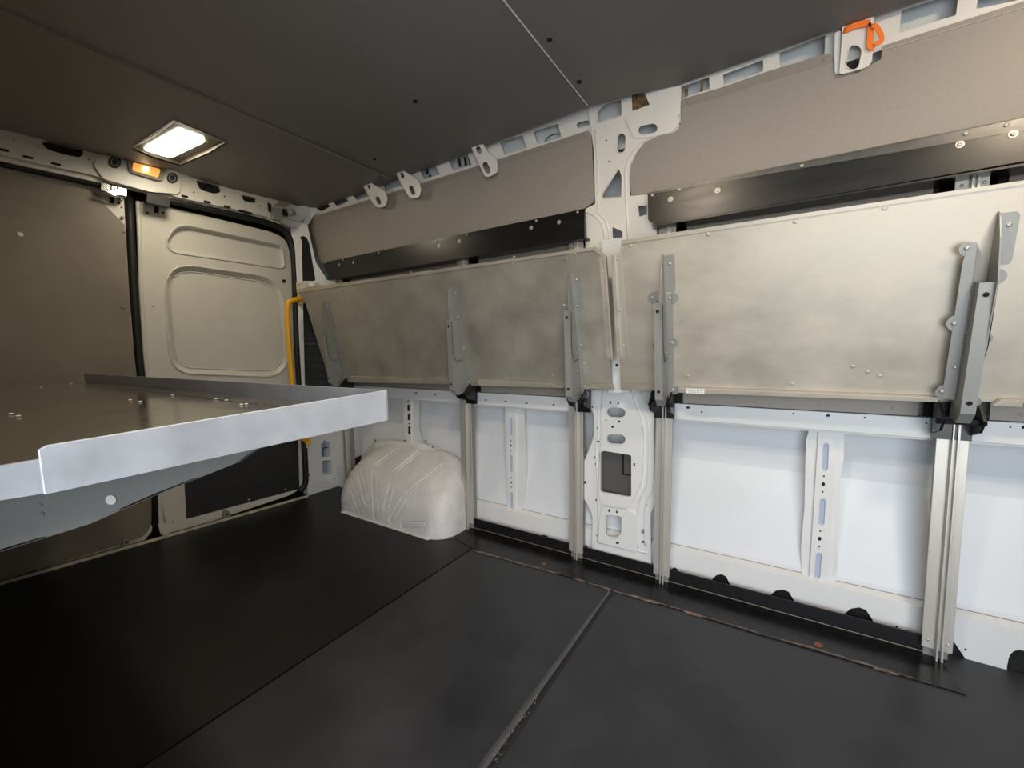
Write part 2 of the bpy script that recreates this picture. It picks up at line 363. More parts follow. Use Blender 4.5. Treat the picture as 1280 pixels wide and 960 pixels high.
# ------------------------------------------------------------------ upper liner panels
def liner(outline_top, fold, rest, label, scr):
    # top strip above the fold tips slightly outward
    o = plate('liner_panel', UP, fold+rest, .006, 'liner'); tag(o, label, 'wall panel')
    bm = bmesh.new(); A = [bm.verts.new(pt(UP.off(-.004), p)) for p in outline_top]; B = [bm.verts.new(pt(UP.off(.0015), p)) for p in fold]
    fs = list(zip(A, A[1:], B[1:], B)) if len(A) == len(B) else []
    for a in fs: bm.faces.new(a)
    r = link('folded_edge', bm, 'liner', o, recalc=True)
    screws('rivet', UP, scr, .0055, 'liner', o)
    return o
tl = crop(s3, k3, [(160, 397), (480, 300), (870, 178), (1205, 70)]); fo = crop(s3, k3, [(155, 412), (490, 313), (880, 195), (1216, 88)])
restL = crop(s3, k3, [(1222, 200), (1226, 320), (1222, 345), (1190, 368), (800, 452), (200, 578), (187, 577), (136, 440), (140, 425)])
liner(tl, fo, restL, 'upper grey wall board left of the central pillar, above the black rail',
      crop(s3, k3, [(190, 566), (245, 380), (470, 309), (574, 280), (780, 214), (872, 187), (1192, 82), (425, 514), (573, 484), (742, 449), (936, 406), (1170, 355)]))
tr = [(851.5, 124), (900, 110), (960, 89), (1038, 66)]; fo = [(852, 134), (902, 120), (962, 100.5), (1041, 77)]
e_top = ex(UP, (1105, 57), (1240, 14), 0, XF-.1); e_bot = ex(UP, (1040, 194), (1270, 148), 0, XF-.1); e_bot.z -= .0
restR = [(1043, 92), (1070, 92), (1101, 74), (1104, 57), (1240, 14), e_top, e_bot, (1270, 148), (1040, 195), (809, 242), (789, 244.5), (787, 222), (789, 205), (796, 190), (806, 178), (822, 170), (843, 165), (850, 158)]
lr = liner(tr, fo, restR, 'large upper grey wall board right of the central pillar, above the black rail', [(859.5, 127), (1031.5, 74.5), (819, 234)])
bm = bmesh.new(); A = [UP.off(.001).p(1106, 62), UP.off(.001).p(1278, 10), ex(UP.off(.001), (1106, 62), (1278, 10), 0, 1.6)]
add_tube(bm, A, .0015, 4); link('crease', bm, 'crease', lr)
# middle liner boards, behind the shelves
for x0, x1, lab in ((-2.36, -1.45, 'grey wall board strip behind the left shelf, nearest the rear doors'), (-1.32, -.81, 'narrow grey wall board strip behind the left shelf, beside the central pillar'),
                    (-.315, .372, 'grey wall board strip behind the right shelf, between its two posts'), (.525, 1.6, 'grey wall board strip right of the rightmost post')):
    bm = bmesh.new(); add_box(bm, (x0, 1.762, .748), (x1, 1.768, 1.435)); o = link('liner_panel', bm, 'liner'); tag(o, lab, 'wall panel')
    for i in range(4):
        for z in (.768, 1.425):
            b2 = bmesh.new(); add_screw(b2, (x0+.06+(x1-x0-.12)*i/3, 1.762, z), (0, -1, 0), .005); link('rivet', b2, 'liner', o)
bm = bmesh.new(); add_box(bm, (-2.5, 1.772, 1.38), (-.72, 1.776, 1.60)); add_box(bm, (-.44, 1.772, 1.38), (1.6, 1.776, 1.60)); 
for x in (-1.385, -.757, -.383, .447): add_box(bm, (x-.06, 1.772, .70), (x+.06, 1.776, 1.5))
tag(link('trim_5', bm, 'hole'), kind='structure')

# ------------------------------------------------------------------ upper central pillar
PU = UP.off(-.004); s5 = (590, 120); k5 = 4.7407
hi = rnd(crop(s5, k5, [(738, 100), (780, 52), (840, 30), (882, 22), (886, 115), (745, 156)]), 1.6)
hj = crop(s5, k5, [(945, -10), (1022, -20), (1052, 52), (950, 90)])
h1 = rrect(*crop(s5, k5, [(884, 280)])[0], 9.6, 23.5, 1, 3); h2 = rrect(*crop(s5, k5, [(1042, 197)])[0], 24, 11.6, 1, -12)
h3 = rnd(crop(s5, k5, [(870, 432), (886, 480), (884, 598), (772, 602), (776, 578)]), 2.2)
h4 = rnd(crop(s5, k5, [(832, 778), (890, 803), (892, 850), (850, 912), (836, 905)]), 1.6)
h5 = crop(s5, k5, [(984, 650), (1036, 648), (1036, 700), (992, 716)])
outl = rnd(crop(s5, k5, [(684, 50), (760, 10), (1240, -60), (1236, 90), (1238, 195, 20), (1215, 228, 20), (1170, 244, 30), (1100, 262, 40), (1030, 298, 50), (980, 345, 60), (948, 400, 60), (935, 455, 50), (937, 592, 5),
                         (1042, 580, 2), (1046, 740, 10), (1097, 758, 8), (1097, 1000, 2), (672, 1000, 2), (672, 668, 10), (730, 640, 3), (722, 330), (706, 200)]), 1)
pu = plate('trim_6', PU, outl, .004, 'whitelit', [hi, h1, h2, h3, h4, h5, hj], bevel=.001); tag(pu, 'pressed white upper body pillar with slots, between the two wall boards', kind='structure')
plate('wiring_cavity', PU.off(-.012), inset(hj, -2), .002, 'brown', parent=pu)
bm = bmesh.new()
for h in (h1, h2, h3, h4, hi):
    hh = [pt(PU.off(.0006), q_) for q_ in inset(h, -.9)]; add_tube(bm, hh+[hh[0]], .0022, 6, False)
rb = [pt(PU, q_) for q_ in inset(outl, 3)[18:60]]
add_tube(bm, [PU.p(*q_) for q_ in crop(s5, k5, [(1226, 110), (1222, 185), (1196, 214), (1090, 240), (1012, 276), (956, 330), (922, 390), (908, 450), (912, 600), (922, 760), (930, 950)])], .004, 8)
add_tube(bm, [PU.p(*q_) for q_ in crop(s5, k5, [(728, 200), (745, 400), (755, 560), (742, 690), (790, 730), (812, 800), (812, 950)])], .0035, 8)
add_tube(bm, [PU.p(*q_) for q_ in crop(s5, k5, [(672, 690), (720, 705), (760, 740), (785, 800), (790, 900)])], .004, 8)
link('pressed_bead', bm, 'whitelit', pu, smooth=True)
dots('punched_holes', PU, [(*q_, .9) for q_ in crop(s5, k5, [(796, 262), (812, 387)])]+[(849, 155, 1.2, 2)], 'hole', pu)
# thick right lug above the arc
plate('lug', PU.off(.006), rnd(crop(s5, k5, [(905, 128), (1215, 95, 40), (1222, 175, 40), (1180, 215, 30), (1060, 245, 60), (960, 250, 10)]), 3), .004, 'whitelit', [h2], parent=pu, bevel=.0015)

# ------------------------------------------------------------------ lower central pillar
PB = YP(1.752); s7 = (710, 470); k7 = 4
g = lambda L: crop(s7, k7, L)
flange = rnd(g([(50, 70), (430, 70), (436, 640), (412, 690, 10), (417, 960), (120, 900), (123, 700, 20), (106, 655, 30), (72, 600, 20), (72, 450, 20), (92, 400, 20), (120, 335, 20), (131, 290, 20), (131, 195, 30), (112, 152, 20), (50, 142)]), 1, 4)
A1 = rrect(*g([(240, 183)])[0], 23, 11.4, 1, 2); A2 = rrect(*g([(240, 316)])[0], 23, 11.8, 1, 3)
A3 = rnd(g([(161, 380), (180, 374), (316, 396), (316, 604), (290, 603), (161, 580)]), 2.4); A4 = rnd(g([(190, 695), (266, 702), (266, 785), (240, 810), (190, 800)]), 2.4)
lp = plate('trim_7', PB, flange, .004, 'white', [inset(A3, -1), inset(A1, -1), inset(A2, -1), inset(A4, -1)], bevel=.001); tag(lp, 'lower white body pillar with oval slots and a dark square opening', kind='structure')
raised = rnd(g([(178, 60), (312, 60), (332, 140, 30), (366, 220, 30), (378, 300, 20), (374, 480, 30), (362, 550, 30), (312, 640, 20), (292, 660, 10), (165, 638, 8), (154, 600), (160, 370), (170, 300), (163, 200), (170, 130)]), 2, 4)
plate('raised_panel', PB.off(.013), raised, .013, 'white', [A1, A2, A3], parent=lp, bevel=.004)
raised2 = rnd(g([(165, 652), (300, 672), (345, 700), (345, 880), (150, 830)]), 2)
plate('raised_panel', PB.off(.008), raised2, .008, 'white', [A4], parent=lp, bevel=.003)
bm = bmesh.new()
for h in (A1, A2, A4):
    hh = [pt(PB.off(.013 if h is not A4 else .008), q_) for q_ in inset(h, -.9)]; add_tube(bm, hh+[hh[0]], .0025, 6, False)
for L in ([(330, 80), (360, 150), (398, 230), (403, 330), (398, 520), (362, 620), (350, 700), (350, 860)], [(365, 80), (400, 150), (426, 220), (426, 540), (400, 610), (386, 680), (386, 850)], [(150, 830), (240, 850), (400, 885)],
          [(60, 112), (120, 125), (148, 150), (152, 290), (140, 350), (150, 600), (150, 830)]):
    add_tube(bm, smoothpath([PB.p(*q_) for q_ in g(L)], 4), .004, 8)
link('pressed_bead', bm, 'white', lp, smooth=True)
bm = bmesh.new(); add_plate(bm, PB.off(-.03), inset(A3, -4), .003); link('dark_cover', bm, 'cover', lp)
bm = bmesh.new(); add_plate(bm, PB.off(-.028), g([(268, 380), (280, 380), (280, 488), (316, 492), (316, 500), (268, 494)]), .002); link('dark_edge', bm, 'hole', lp)
dots('punched_holes', PB.off(.0135), [(*q_, .9, 1.6, 1) for q_ in g([(212, 133), (251, 135)])]+[(*q_, 1.6, 1.1, 1) for q_ in g([(254, 227), (223, 254)])]+[(*q_, .9) for q_ in g([(190, 223)])]+[(*q_, 1, 1.6, 1) for q_ in g([(331, 443)])], 'hole', lp)
dots('punched_holes', PB.off(.0008), [(*q_, 1) for q_ in g([(122, 155), (147, 260), (138, 440), (140, 620), (145, 797), (392, 645), (382, 885)])]+[(*q_, 1.5, 1.1, 1) for q_ in g([(150, 328), (138, 407)])]+[(*q_, 1.7) for q_ in g([(84, 532)])]+[(*q_, 1.4, 1.3, 1) for q_ in g([(375, 830)])], 'hole', lp)
dots('punched_holes', PB.off(.0085), [(*q_, .9, 1.6, 1) for q_ in g([(205, 673), (244, 680)])]+[(*q_, 1.8, 1.1, 1) for q_ in g([(247, 835)])], 'hole', lp)
dots('oval_plug', PB.off(.001), [(*g([(375, 777)])[0], 2.2, 3)], 'plastic', lp)
# pillar in the gap between the shelves
plate('gap_web', YP(1.69), [(752, 300), (783, 296), (786, 490), (760, 492)], .003, 'white', parent=lp)
dots('punched_holes', YP(1.689), [(771, 456.5, 1.8)], 'hole', lp)

# ------------------------------------------------------------------ belt rail, sill, ribs
for x0, x1, lab, dd in ((-2.40, -.79, 'white horizontal belt rail left of the central pillar', [(544, 493), (607, 500), (632, 502), (658, 504), (692, 506), (520, 491), (465, 487), (479, 488)]),
                    (-.345, 1.6, 'white horizontal belt rail right of the central pillar', [(877, 515), (992, 517), (1081, 522), (1158, 529), (1263, 534)])):
    o = box('belt_rail', (x0, 1.748, .682), (x1, 1.80, .746), 'white', bevel=.002); tag(o, lab, 'body rail')
    bm = bmesh.new(); add_box(bm, (x0, 1.775, .672), (x1, 1.83, .682)); link('lower_step', bm, 'white', o)
    dots('punched_holes', YP(1.748), [(x_, y_, 1.1, .9, 1) for x_, y_ in dd]+([(860, 509.5, 2, 1.3, 1), (1035, 519.5, 2.2, 1.4, 1), (1279, 534, 2, 2, 1)] if x0 > -1 else []), 'hole', o)
SI = YP(1.772)
zc = SI.p(940, 709).z
sc = []
for cx, cy, w, h in ((601, 660, 18, 19), (638, 668, 15, 16), (679, 677, 18, 20), (731, 688, 10, 16), (843, 722, 14, 30), (900, 732, 26, 34), (976, 752, 34, 36), (1071, 776, 40, 40)):
    w *= 1.2
    sc.append([(cx-w*.55, cy+h*.62), (cx-w*.5, cy+h*.2), (cx-w*.34, cy-h*.2), (cx-w*.16, cy-h*.38), (cx+w*.06, cy-h*.42), (cx+w*.24, cy-h*.34), (cx+w*.4, cy-h*.05), (cx+w*.55, cy+h*.4), (cx+w*.6, cy+h*.72)])
sc.append(rnd([(1186, 826), (1186, 796), (1193, 803, 3), (1207, 824, 4), (1205, 829, 3)], 1))
sc.append(rrect(1274, 831, 29, 37, .9, 12))
sill = plate('sill_panel', SI, [V((-1.46, 1.772, -.16)), V((1.6, 1.772, -.16)), V((1.6, 1.772, zc)), V((-1.46, 1.772, zc))], .004, 'white', sc, bevel=.002)
tag(sill, 'white lower sill pressing with dark scalloped openings above the black floor angle', 'sill')
bm = bmesh.new(); P = [V((-1.46, 1.772, zc)), V((1.6, 1.772, zc)), V((1.6, 1.80, zc+.010)), V((-1.46, 1.80, zc+.010))]
bm.faces.new([bm.verts.new(p) for p in P]); link('sill_ledge', bm, 'white', sill)
bm = bmesh.new(); add_tube(bm, [V((-1.46, 1.7985, zc+.0105)), V((1.6, 1.7985, zc+.0105))], .0011, 5); link('seam_line', bm, 'bezel', sill)
box('dark_cavity', (-1.46, 1.785, -.01), (1.6, 1.79, zc-.01), 'hole', sill)
dots('punched_holes', SI, [(1205+2, 812, 1.4), (1121, 783.5, 1.6, 1), (1061, 768, 1, .8), (866, 722, 1.4, 1), (936, 738.5, 1.4, 1)], 'hole', sill)

def rib(fl, raised, slots, dd, label, w=.0):
    R0 = YP(1.795); R1 = YP(1.785)
    o = plate('body_rib', R0, fl, .004, 'white'); tag(o, label, 'body rib')
    bm = bmesh.new(); add_plate(bm, R1, raised, .010, slots); link('raised_web', bm, 'white', o, bevel=.003)
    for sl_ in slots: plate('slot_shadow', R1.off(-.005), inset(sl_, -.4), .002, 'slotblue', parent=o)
    dots('punched_holes', R1, dd, 'hole', o)
rib(crop((370, 490), 4.8, [(640, 20), (738, 20), (735, 220), (760, 330), (645, 330)]), crop((370, 490), 4.8, [(655, 25), (692, 25), (692, 320), (664, 320)]), [],
    [(510.6, 509.8, 1.3, 4, 1), (511, 521.3, 1.3, 4, 1), (511.6, 537.8, 1.3, 5, 1), (510.3, 501.5, .9), (511.3, 529.5, .9)], 'short white body rib rising behind the wheel arch cover')
rib([(631, 503), (655, 505), (658, 590), (651, 657), (634, 655)], [(634, 503), (644.5, 503.5), (643.5, 655), (635, 653)], [rrect(638.6, 533, 3.6, 23, 1), rrect(638.8, 579.5, 3.6, 22, 1), rrect(639.2, 627, 3.4, 23, 1)],
    [(638.5, 551, .8), (638.5, 557, 1.2), (638.6, 563, .8), (639, 597, .8), (639, 603, 1.2), (639, 609, .8)], 'slim slotted white body rib between the two posts left of the central pillar')
t10 = lambda L: crop((940, 500), 2.594, L)
rib(rnd(t10([(195, 66), (300, 72), (298, 190), (285, 260), (270, 640), (165, 622), (158, 480), (170, 350), (175, 130)]), 2), rnd(t10([(218, 66), (272, 70), (240, 644), (183, 628)]), 1.5),
    [rrect(*t10([(238, 185)])[0], 7.4, 35, 1, 2.5), rrect(*t10([(227, 363)])[0], 7.4, 33.5, 1, 3.5), rrect(*t10([(214, 539)])[0], 7.4, 33.5, 1, 4)],
    [(*q_, r_) for q_, r_ in zip(t10([(233, 247), (231, 273), (229, 298), (221, 425), (219, 450), (218, 475)]), (1.1, 2.3, 1.1, 1.1, 2.4, 1.1))], 'broad slotted white body rib between the two posts right of the central pillar')

# black floor angle
ang = thing('floor_angle', (-.45, 1.65, 0), 'long black painted steel angle along the foot of the side wall', 'steel angle')
bm = bmesh.new(); a = pt(ZP(.004), (586, 687)); 
flp = [V((-1.40, 1.74, .004)), V((-1.405, 1.60, .004)), pt(ZP(.004), (593, 687)), pt(ZP(.004), (767, 737)), pt(ZP(.004), (940, 790)), pt(ZP(.004), (1208, 868)), pt(ZP(.004), (1180, 832)), V((.42, 1.74, .004))]
add_plate(bm, ZP(.004), flp, .004); link('floor_flange', bm, 'blackfl', ang)
bm = bmesh.new(); add_box(bm, (-1.40, 1.735, 0), (.42, 1.741, .058)); add_box(bm, (-1.40, 1.728, .004), (.42, 1.735, .010)); link('upright_flange', bm, 'blackflat', ang, bevel=.001)
bm = bmesh.new(); add_tube(bm, [V((-1.40, 1.7285, .0105)), V((.42, 1.7285, .0105))], .0013, 5); link('bend_highlight', bm, 'bezel', ang)  # pale bead painting the highlight along the bend of the angle
bm = bmesh.new()
L = [ZP(.0025).p(x_, y_) for x_, y_ in ((593, 688), (640, 701), (700, 717.5), (767, 738), (850, 762), (940, 789), (1030, 815), (1120, 842), (1170, 857))]
P = []
for a_, b_ in zip(L, L[1:]):
    for k in range(8): P.append(a_+(b_-a_)*k/8+V((0, random.uniform(-.003, .003), 0)))
add_tube(bm, P, [random.uniform(.0015, .0058) for _ in P], 5); link('dried_adhesive', bm, 'dirt', ang)
bm = bmesh.new()
for _ in range(150):
    t = random.random(); x_ = -1.0+t*.72 if random.random() < .7 else -1.35+t*1.7
    y_ = random.uniform(1.63, 1.725); s = random.uniform(.001, .0035)
    vs = [bm.verts.new((x_+random.uniform(-s, s), y_+random.uniform(-s, s), .0045+random.uniform(0, .0012))) for _k in range(3)]
    bm.faces.new(vs)
tag(link('sawdust_crumbs', bm, 'dirt'), 'scattered dirt crumbs lying on the black floor angle', 'dirt', kind='stuff')
for p_, r_, lab in (((680, 705), .011, 'rusty screw in the black floor angle, left of the central pillar'), ((1023, 806), .013, 'rusty screw in the black floor angle, below the broad slotted rib'), ((563, 672), .010, 'rusty screw by the foot of the wheel arch cover')):
    bm = bmesh.new(); add_screw(bm, ZP(.003).p(*p_), (0, 0, 1), r_, .3); tag(link('rusty_screw', bm, 'rust'), lab, 'screw')
# aluminium joint strip and seam
fs = thing('floor_joint_strip', (-.535, .8, 0), 'black and grey floor joint strip crossing between the dark floor boards', 'floor strip')
bm = bmesh.new()
def strip(bm, xa0, xa1, xb0, xb1, y0, y1, z): 
    add_prism(bm, [V((xa0, y0, 0)), V((xa1, y0, 0)), V((xa1, y0, z*.4)), V(((xa0+xa1)/2, y0, z)), V((xa0, y0, z*.4))], [V((xb0, y1, 0)), V((xb1, y1, 0)), V((xb1, y1, z*.4)), V(((xb0+xb1)/2, y1, z)), V((xb0, y1, z*.4))])
strip(bm, -.572, -.545, -.545, -.533, -.1, 1.55, .005); link('metal_edge', bm, 'aludark' if False else mat('dull_metal_edge', (.085, .085, .095), .38, .3, .2, 30), fs)
bm = bmesh.new(); strip(bm, -.545, -.522, -.533, -.520, -.1, 1.56, .0025); link('rubber_insert', bm, 'rubber', fs)
bm = bmesh.new()
for _ in range(26):
    y_ = random.uniform(.62, .95); x_ = random.uniform(-.544, -.526); a_ = random.uniform(0, 3.1); l_ = random.uniform(.003, .010)
    p = V((x_, y_, .0032)); d = V((math.cos(a_), math.sin(a_), 0))*l_; e = V((-d.y, d.x, 0)).normalized()*.0006
    bm.faces.new([bm.verts.new(v) for v in (p-e, p+d-e, p+d+e, p+e)])
link('scratch', bm, 'zinc', fs)

# ------------------------------------------------------------------ aluminium posts
posts = [((574.5, 495), (588, 496), 'aluminium post standing beside the wheel arch cover', .006), ((711, 505), (728.5, 506), 'aluminium post just left of the central pillar', .004), ((820, 512), (840.5, 513), 'aluminium post just right of the central pillar', .004), ((1171.5, 537), (1212.5, 541), 'widest aluminium post, near the right edge of the photo', .004), ((427, 560), (438, 560), 'aluminium post behind the wheel arch cover, nearest the rear doors', .004)]
PY = 1.715
for a, b, lab, z0 in posts:
    x0 = YP(PY).p(*a).x; x1 = YP(PY).p(*b).x; w = x1-x0
    if b[1] == 560: x0, x1, w = -2.445, -2.38, .065
    t = thing('mounting_post', ((x0+x1)/2, PY, z0), lab, 'post', 'aluminium mounting posts on the side wall')
    sec = [(0, .02), (0, 0), (.41, 0), (.41, .010)]
    bm = bmesh.new()
    zt = 1.436
    add_box(bm, (x0, PY, z0+.03), (x0+.42*w, PY+.006, zt)); add_box(bm, (x1-.30*w, PY, z0+.03), (x1, PY+.006, zt))
    add_box(bm, (x0+.42*w, PY-.004, z0+.03), (x1-.30*w, PY+.012, zt))
    link('flange', bm, 'alupost', t, bevel=.0006)
    bm = bmesh.new()
    for f0, f1 in ((.44, .50), (.60, .68)):
        add_prism(bm, [V((x0+f0*w, PY, z0)), V((x0+f1*w, PY, z0)), V((x0+f1*w, PY-.014, z0)), V((x0+f0*w, PY-.014, z0))], [V((x0+f0*w, PY, zt)), V((x0+f1*w, PY, zt)), V((x0+f1*w, PY-.014, zt)), V((x0+f0*w, PY-.014, zt))])
    link('ridge', bm, 'alupost', t, bevel=.0006)
    for fx, z in ((.2, z0+.055), (.85, z0+.055), (.2, 1.415), (.85, 1.415)):
        bm = bmesh.new(); add_screw(bm, (x0+fx*w, PY, z), (0, -1, 0), .0048, .5); link('rivet', bm, 'zinc', t)
    # dark channel behind the post
    box('backing', (x0+.1*w, PY+.012, .0+z0), (x1-.1*w, PY+.045, zt-.02), 'plastic', t)

# ------------------------------------------------------------------ black rails
RF = YP(1.662)
def rail(outl, flange, lab, sm, wa, strm):
    t = thing('black_rail', RF.p(*outl[0]) if not isinstance(outl[0], Vector) else outl[0], lab, 'rail')
    plate('front_face', RF, outl, .004, 'black', parent=t, bevel=.001)
    xs = [pt(RF, q_).x for q_ in outl]; x0, x1 = min(xs), max(xs)
    box('bottom_leg', (x0+.02, 1.663, 1.428), (x1, 1.74, 1.434), 'black', t)
    plate('top_flange', RF.off(-.001), flange, .004, strm, parent=t)
    screws('small_screw', RF.off(.001), sm, .0055, 'zinc', t); screws('bolt', RF.off(.001), wa, .0055, 'zinc', t, washer=True, h=.7)
rail([(405, 332), (731, 265), (731, 298), (412.5, 350)], [(404.5, 328), (731, 261), (731, 266), (405, 333)], 'black steel rail above the left shelf, with a warm reflection',
     crop(s3, k3, [(202, 576), (270, 563), (407, 537), (629, 492), (742, 467), (1006, 414), (1164, 381)]), crop(s3, k3, [(255, 582), (310, 573), (636, 510), (714, 493), (987, 441), (1093, 420)]), 'black')
eR = ex(RF, (1040, 195), (1279, 163), 0, 1.6); 
M['railtop'] = mat('worn_rail_top', (.10, .098, .095), .35, .4, .2, 20)
rail([(809.5, 243), (1279, 163), V((1.6, 1.662, RF.p(1279, 163).z)), V((1.6, 1.662, RF.p(1279, 202).z)), (1279, 202), (821, 281), (810, 274)],
     [(809.5, 241), (1279, 146), V((1.6, 1.662, RF.p(1279, 146).z)), V((1.6, 1.662, RF.p(1279, 162).z)), (1279, 164), (809.5, 244.5)],
     'longer black steel rail above the right shelf, with a grey top flange',
     [(815, 244), (849, 237), (1002, 207), (1207, 166.5), (1258, 156)], [(838, 249), (897, 238), (1200, 180.5), (1266.5, 167.5)], 'railtop')

# ------------------------------------------------------------------ folded shelves
def SP(x, v, n): return V((x, 1.67, .775)) + SHV*v + SHN*n
def bracket(parent, bx, side, v0=-.01, v1=.37, vt=.53, d0=.105, d1=.022, w=.027, fl=.028, tabs=True, slim=False, ltabs=True):
    """hat-section arm, deep at the hinge; side=+1: flange and fin on the right"""
    bm = bmesh.new()
    def sec(v, d): return [SP(bx-w/2, v, 0), SP(bx-w/2, v, d), SP(bx+w/2, v, d), SP(bx+w/2, v, 0)]
    T = .0025
    prof = lambda v: d1+(d0-d1)*max(0, 1-(v-v0)/(v1-v0))**1.0
    va = [v0, v0+.035, v1*.35, v1*.7, v1]
    for i in range(len(va)-1):
        A = sec(va[i], prof(va[i]) if i else prof(va[1])*.72); B = sec(va[i+1], prof(va[i+1]))
        for k in range(3):
            bm.faces.new([bm.verts.new(p) for p in (A[k], A[k+1], B[k+1], B[k])])
    bmesh.ops.remove_doubles(bm, verts=bm.verts[:], dist=.0001)
    s = side
    # flat flange with mounting tabs on the open side, small tabs on the other
    e = bx+s*w/2; f = .0022
    pl = SH.off(f)
    def P(x, v): return SP(x, v, f)
    add_plate(bm, pl, [P(e, v0+.01), P(e+s*fl*.8, v0+.03), P(e+s*fl, v1*.8), P(e+s*fl, v1+.02), P(e, v1+.02)], f)
    if tabs:
        for v, r in ((v1+.005, .022), (v1*.58, .018), (.035, .018)):
            o = [P(e+s*fl*.9, v-r)]+[P(e+s*(fl*.8+r*1.2*math.cos(t_)), v+r*math.sin(t_)) for t_ in [math.radians(x_) for x_ in range(-80, 81, 20)]]+[P(e+s*fl*.9, v+r)]
            add_plate(bm, pl, o, f)
        e2 = bx-s*w/2
        for v, r in (((v1+.012, .022), (v1*.55, .015)) if ltabs else ()):
            o = [P(e2+s*.004, v-r)]+[P(e2-s*(.006+r*1.3*math.cos(t_)), v+r*math.sin(t_)) for t_ in [math.radians(x_) for x_ in range(-80, 81, 20)]]+[P(e2+s*.004, v+r)]
            add_plate(bm, pl, o, f)
    br = link('bracket', bm, 'bracket', parent, recalc=True)
    sm = br.modifiers.new('solid', 'SOLIDIFY'); sm.thickness = .002
    # fin plate carrying on towards the shelf edge
    bm = bmesh.new(); fx = bx+s*(w/2+.001) if not slim else bx+s*(w/2)
    fn = PL(SP(fx, 0, 0), (s, 0, 0))
    add_plate(bm, fn, [SP(fx, v1*.42, .002), SP(fx, v1*.42+.012, prof(v1*.42)*.72), SP(fx, v1*.55, prof(v1*.55)*.98), SP(fx, v1, prof(v1)+.012), SP(fx, vt-.06, .040), SP(fx, vt-.01, .016), SP(fx, vt, .002)], .0025)
    add_plate(bm, SH.off(.004), [SP(fx, vt-.13, .004), SP(fx+s*.032, vt-.13, .004), SP(fx+s*.036, vt-.12, .004), SP(fx+s*.036, vt-.015, .004), SP(fx+s*.030, vt-.005, .004), SP(fx, vt-.005, .004)], .0025)
    o = link('fin_plate', bm, 'bracket', br)
    bm = bmesh.new(); ox = fx+s*.0030
    add_tube(bm, [SP(ox, v1-.01, prof(v1)*.95), SP(ox, v1*.56, prof(v1*.55)*.95), SP(ox, v1*.43, prof(v1*.42)*.68), SP(ox, v1*.43, .01)], .0011, 5); link('shadow_gap', bm, 'hole', br)
    for (x, v, n, k) in ((fx+s*.020, vt-.035, .004, 0), (e+s*fl*.7, v1+.005, f, 0), (e+s*fl*.8, v1*.58, f, 0), (e+s*fl*.7, .035, f, 0))+(((bx-s*(w/2+.018), v1+.012, f, 0),) if ltabs else ()):
        b2 = bmesh.new(); add_screw(b2, SP(x, v, n), SHN, .0058, .5); link('screw', b2, 'zinc', br)
    nn = (SP(0, v1, prof(v1))-SP(0, v0, prof(v0))).normalized(); nn = V((0, nn.z, -nn.y)) ; nn = nn if nn.y < 0 else -nn
    for v in (v1-.03, .055):
        b2 = bmesh.new(); a_, b_, n_ = frame(nn); c = SP(bx, v, prof(v)+.0014)
        vs = [b2.verts.new(c+(a_*math.cos(k*math.pi/6)+b_*math.sin(k*math.pi/6))*.0062) for k in range(12)]; b2.faces.new(vs); link('punched_hole', b2, 'hole', br)
    xx = bx+s*(w/2+.0035)
    for v, n in ((v1*.5, prof(v1*.5)*.35), (v1*.3, prof(v1*.3)*.4), (.03, .05)): b2 = bmesh.new(); add_screw(b2, SP(xx, v, n), (s, 0, 0), .005, .4); link('rivet', b2, 'zinc', br)
    return br
def hinge(parent, bx, w=.075, s=1):
    bm = bmesh.new()
    for x in (bx-w/2, bx+w/2-.006): add_prism(bm, [V((x, 1.712, .705)), V((x, 1.64, .725)), V((x, 1.615, .76)), V((x, 1.66, .80)), V((x, 1.712, .80))], [V((x+.006, 1.712, .705)), V((x+.006, 1.64, .725)), V((x+.006, 1.615, .76)), V((x+.006, 1.66, .80)), V((x+.006, 1.712, .80))])
    add_box(bm, (bx-w/2, 1.706, .69), (bx+w/2, 1.713, .80))
    h_ = link('hinge', bm, 'black', parent)
    bm = bmesh.new(); add_tube(bm, [V((bx-w/2-.006, 1.645, .752)), V((bx+w/2+.008, 1.645, .752))], .008, 10); link('hinge_pin', bm, 'hole', h_)
    bm = bmesh.new(); add_screw(bm, (bx+s*w*.28, 1.705, .722), (0, -1, 0), .007, .5); link('bolt', bm, 'zinc', h_)

sl = thing('folding_shelf', SP(-1.5, 0, 0), 'long left aluminium shelf folded up against the wall, nearer the rear doors', 'shelf', 'aluminium shelves folded up on the side wall')
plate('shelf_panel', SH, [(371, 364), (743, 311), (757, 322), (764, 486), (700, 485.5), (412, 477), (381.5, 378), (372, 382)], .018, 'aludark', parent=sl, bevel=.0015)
plate('edge_trim', SH.off(.004), [(371, 361.5), (744, 308.5), (758, 320), (755, 323), (742, 312.8), (371, 366)], .006, 'alu', parent=sl)
screws('rivet', SH.off(.001), crop(s3, k3, [(270, 680), (530, 610), (922, 552), (1120, 560), (1100, 540)])+[(719, 318), (640, 330), (730, 455), (690, 470)], .006, 'aludark', sl)
LIPS = [([(436, 470.5), (556, 474.5), (560, 480), (436, 478)],), ([(596, 475), (686, 479), (703, 485), (598, 482)],), ([(738, 481), (764, 480.5), (767, 487.5), (729, 486)],)]
for (L,) in LIPS: plate('hem_lip', SH.off(.020), L, .016, 'alu', parent=sl, bevel=.001)
for ep, vv, kw in (((430, 471), .36, dict(d0=.105, d1=.045)), ((584, 477), .36, dict(d0=.120, d1=.045)), ((727, 482), .37, dict(d0=.115, d1=.045))):
    bx = SH.p(*ep).x-.0135
    bracket(sl, bx, 1, v1=vv, vt=.515, fl=.020, **kw); hinge(sl, bx, .072)
plate('side_angle', SH.off(.003), [(748.5, 321), (754.5, 320), (764, 449.5), (759, 448.5)], .003, 'alu', parent=sl)
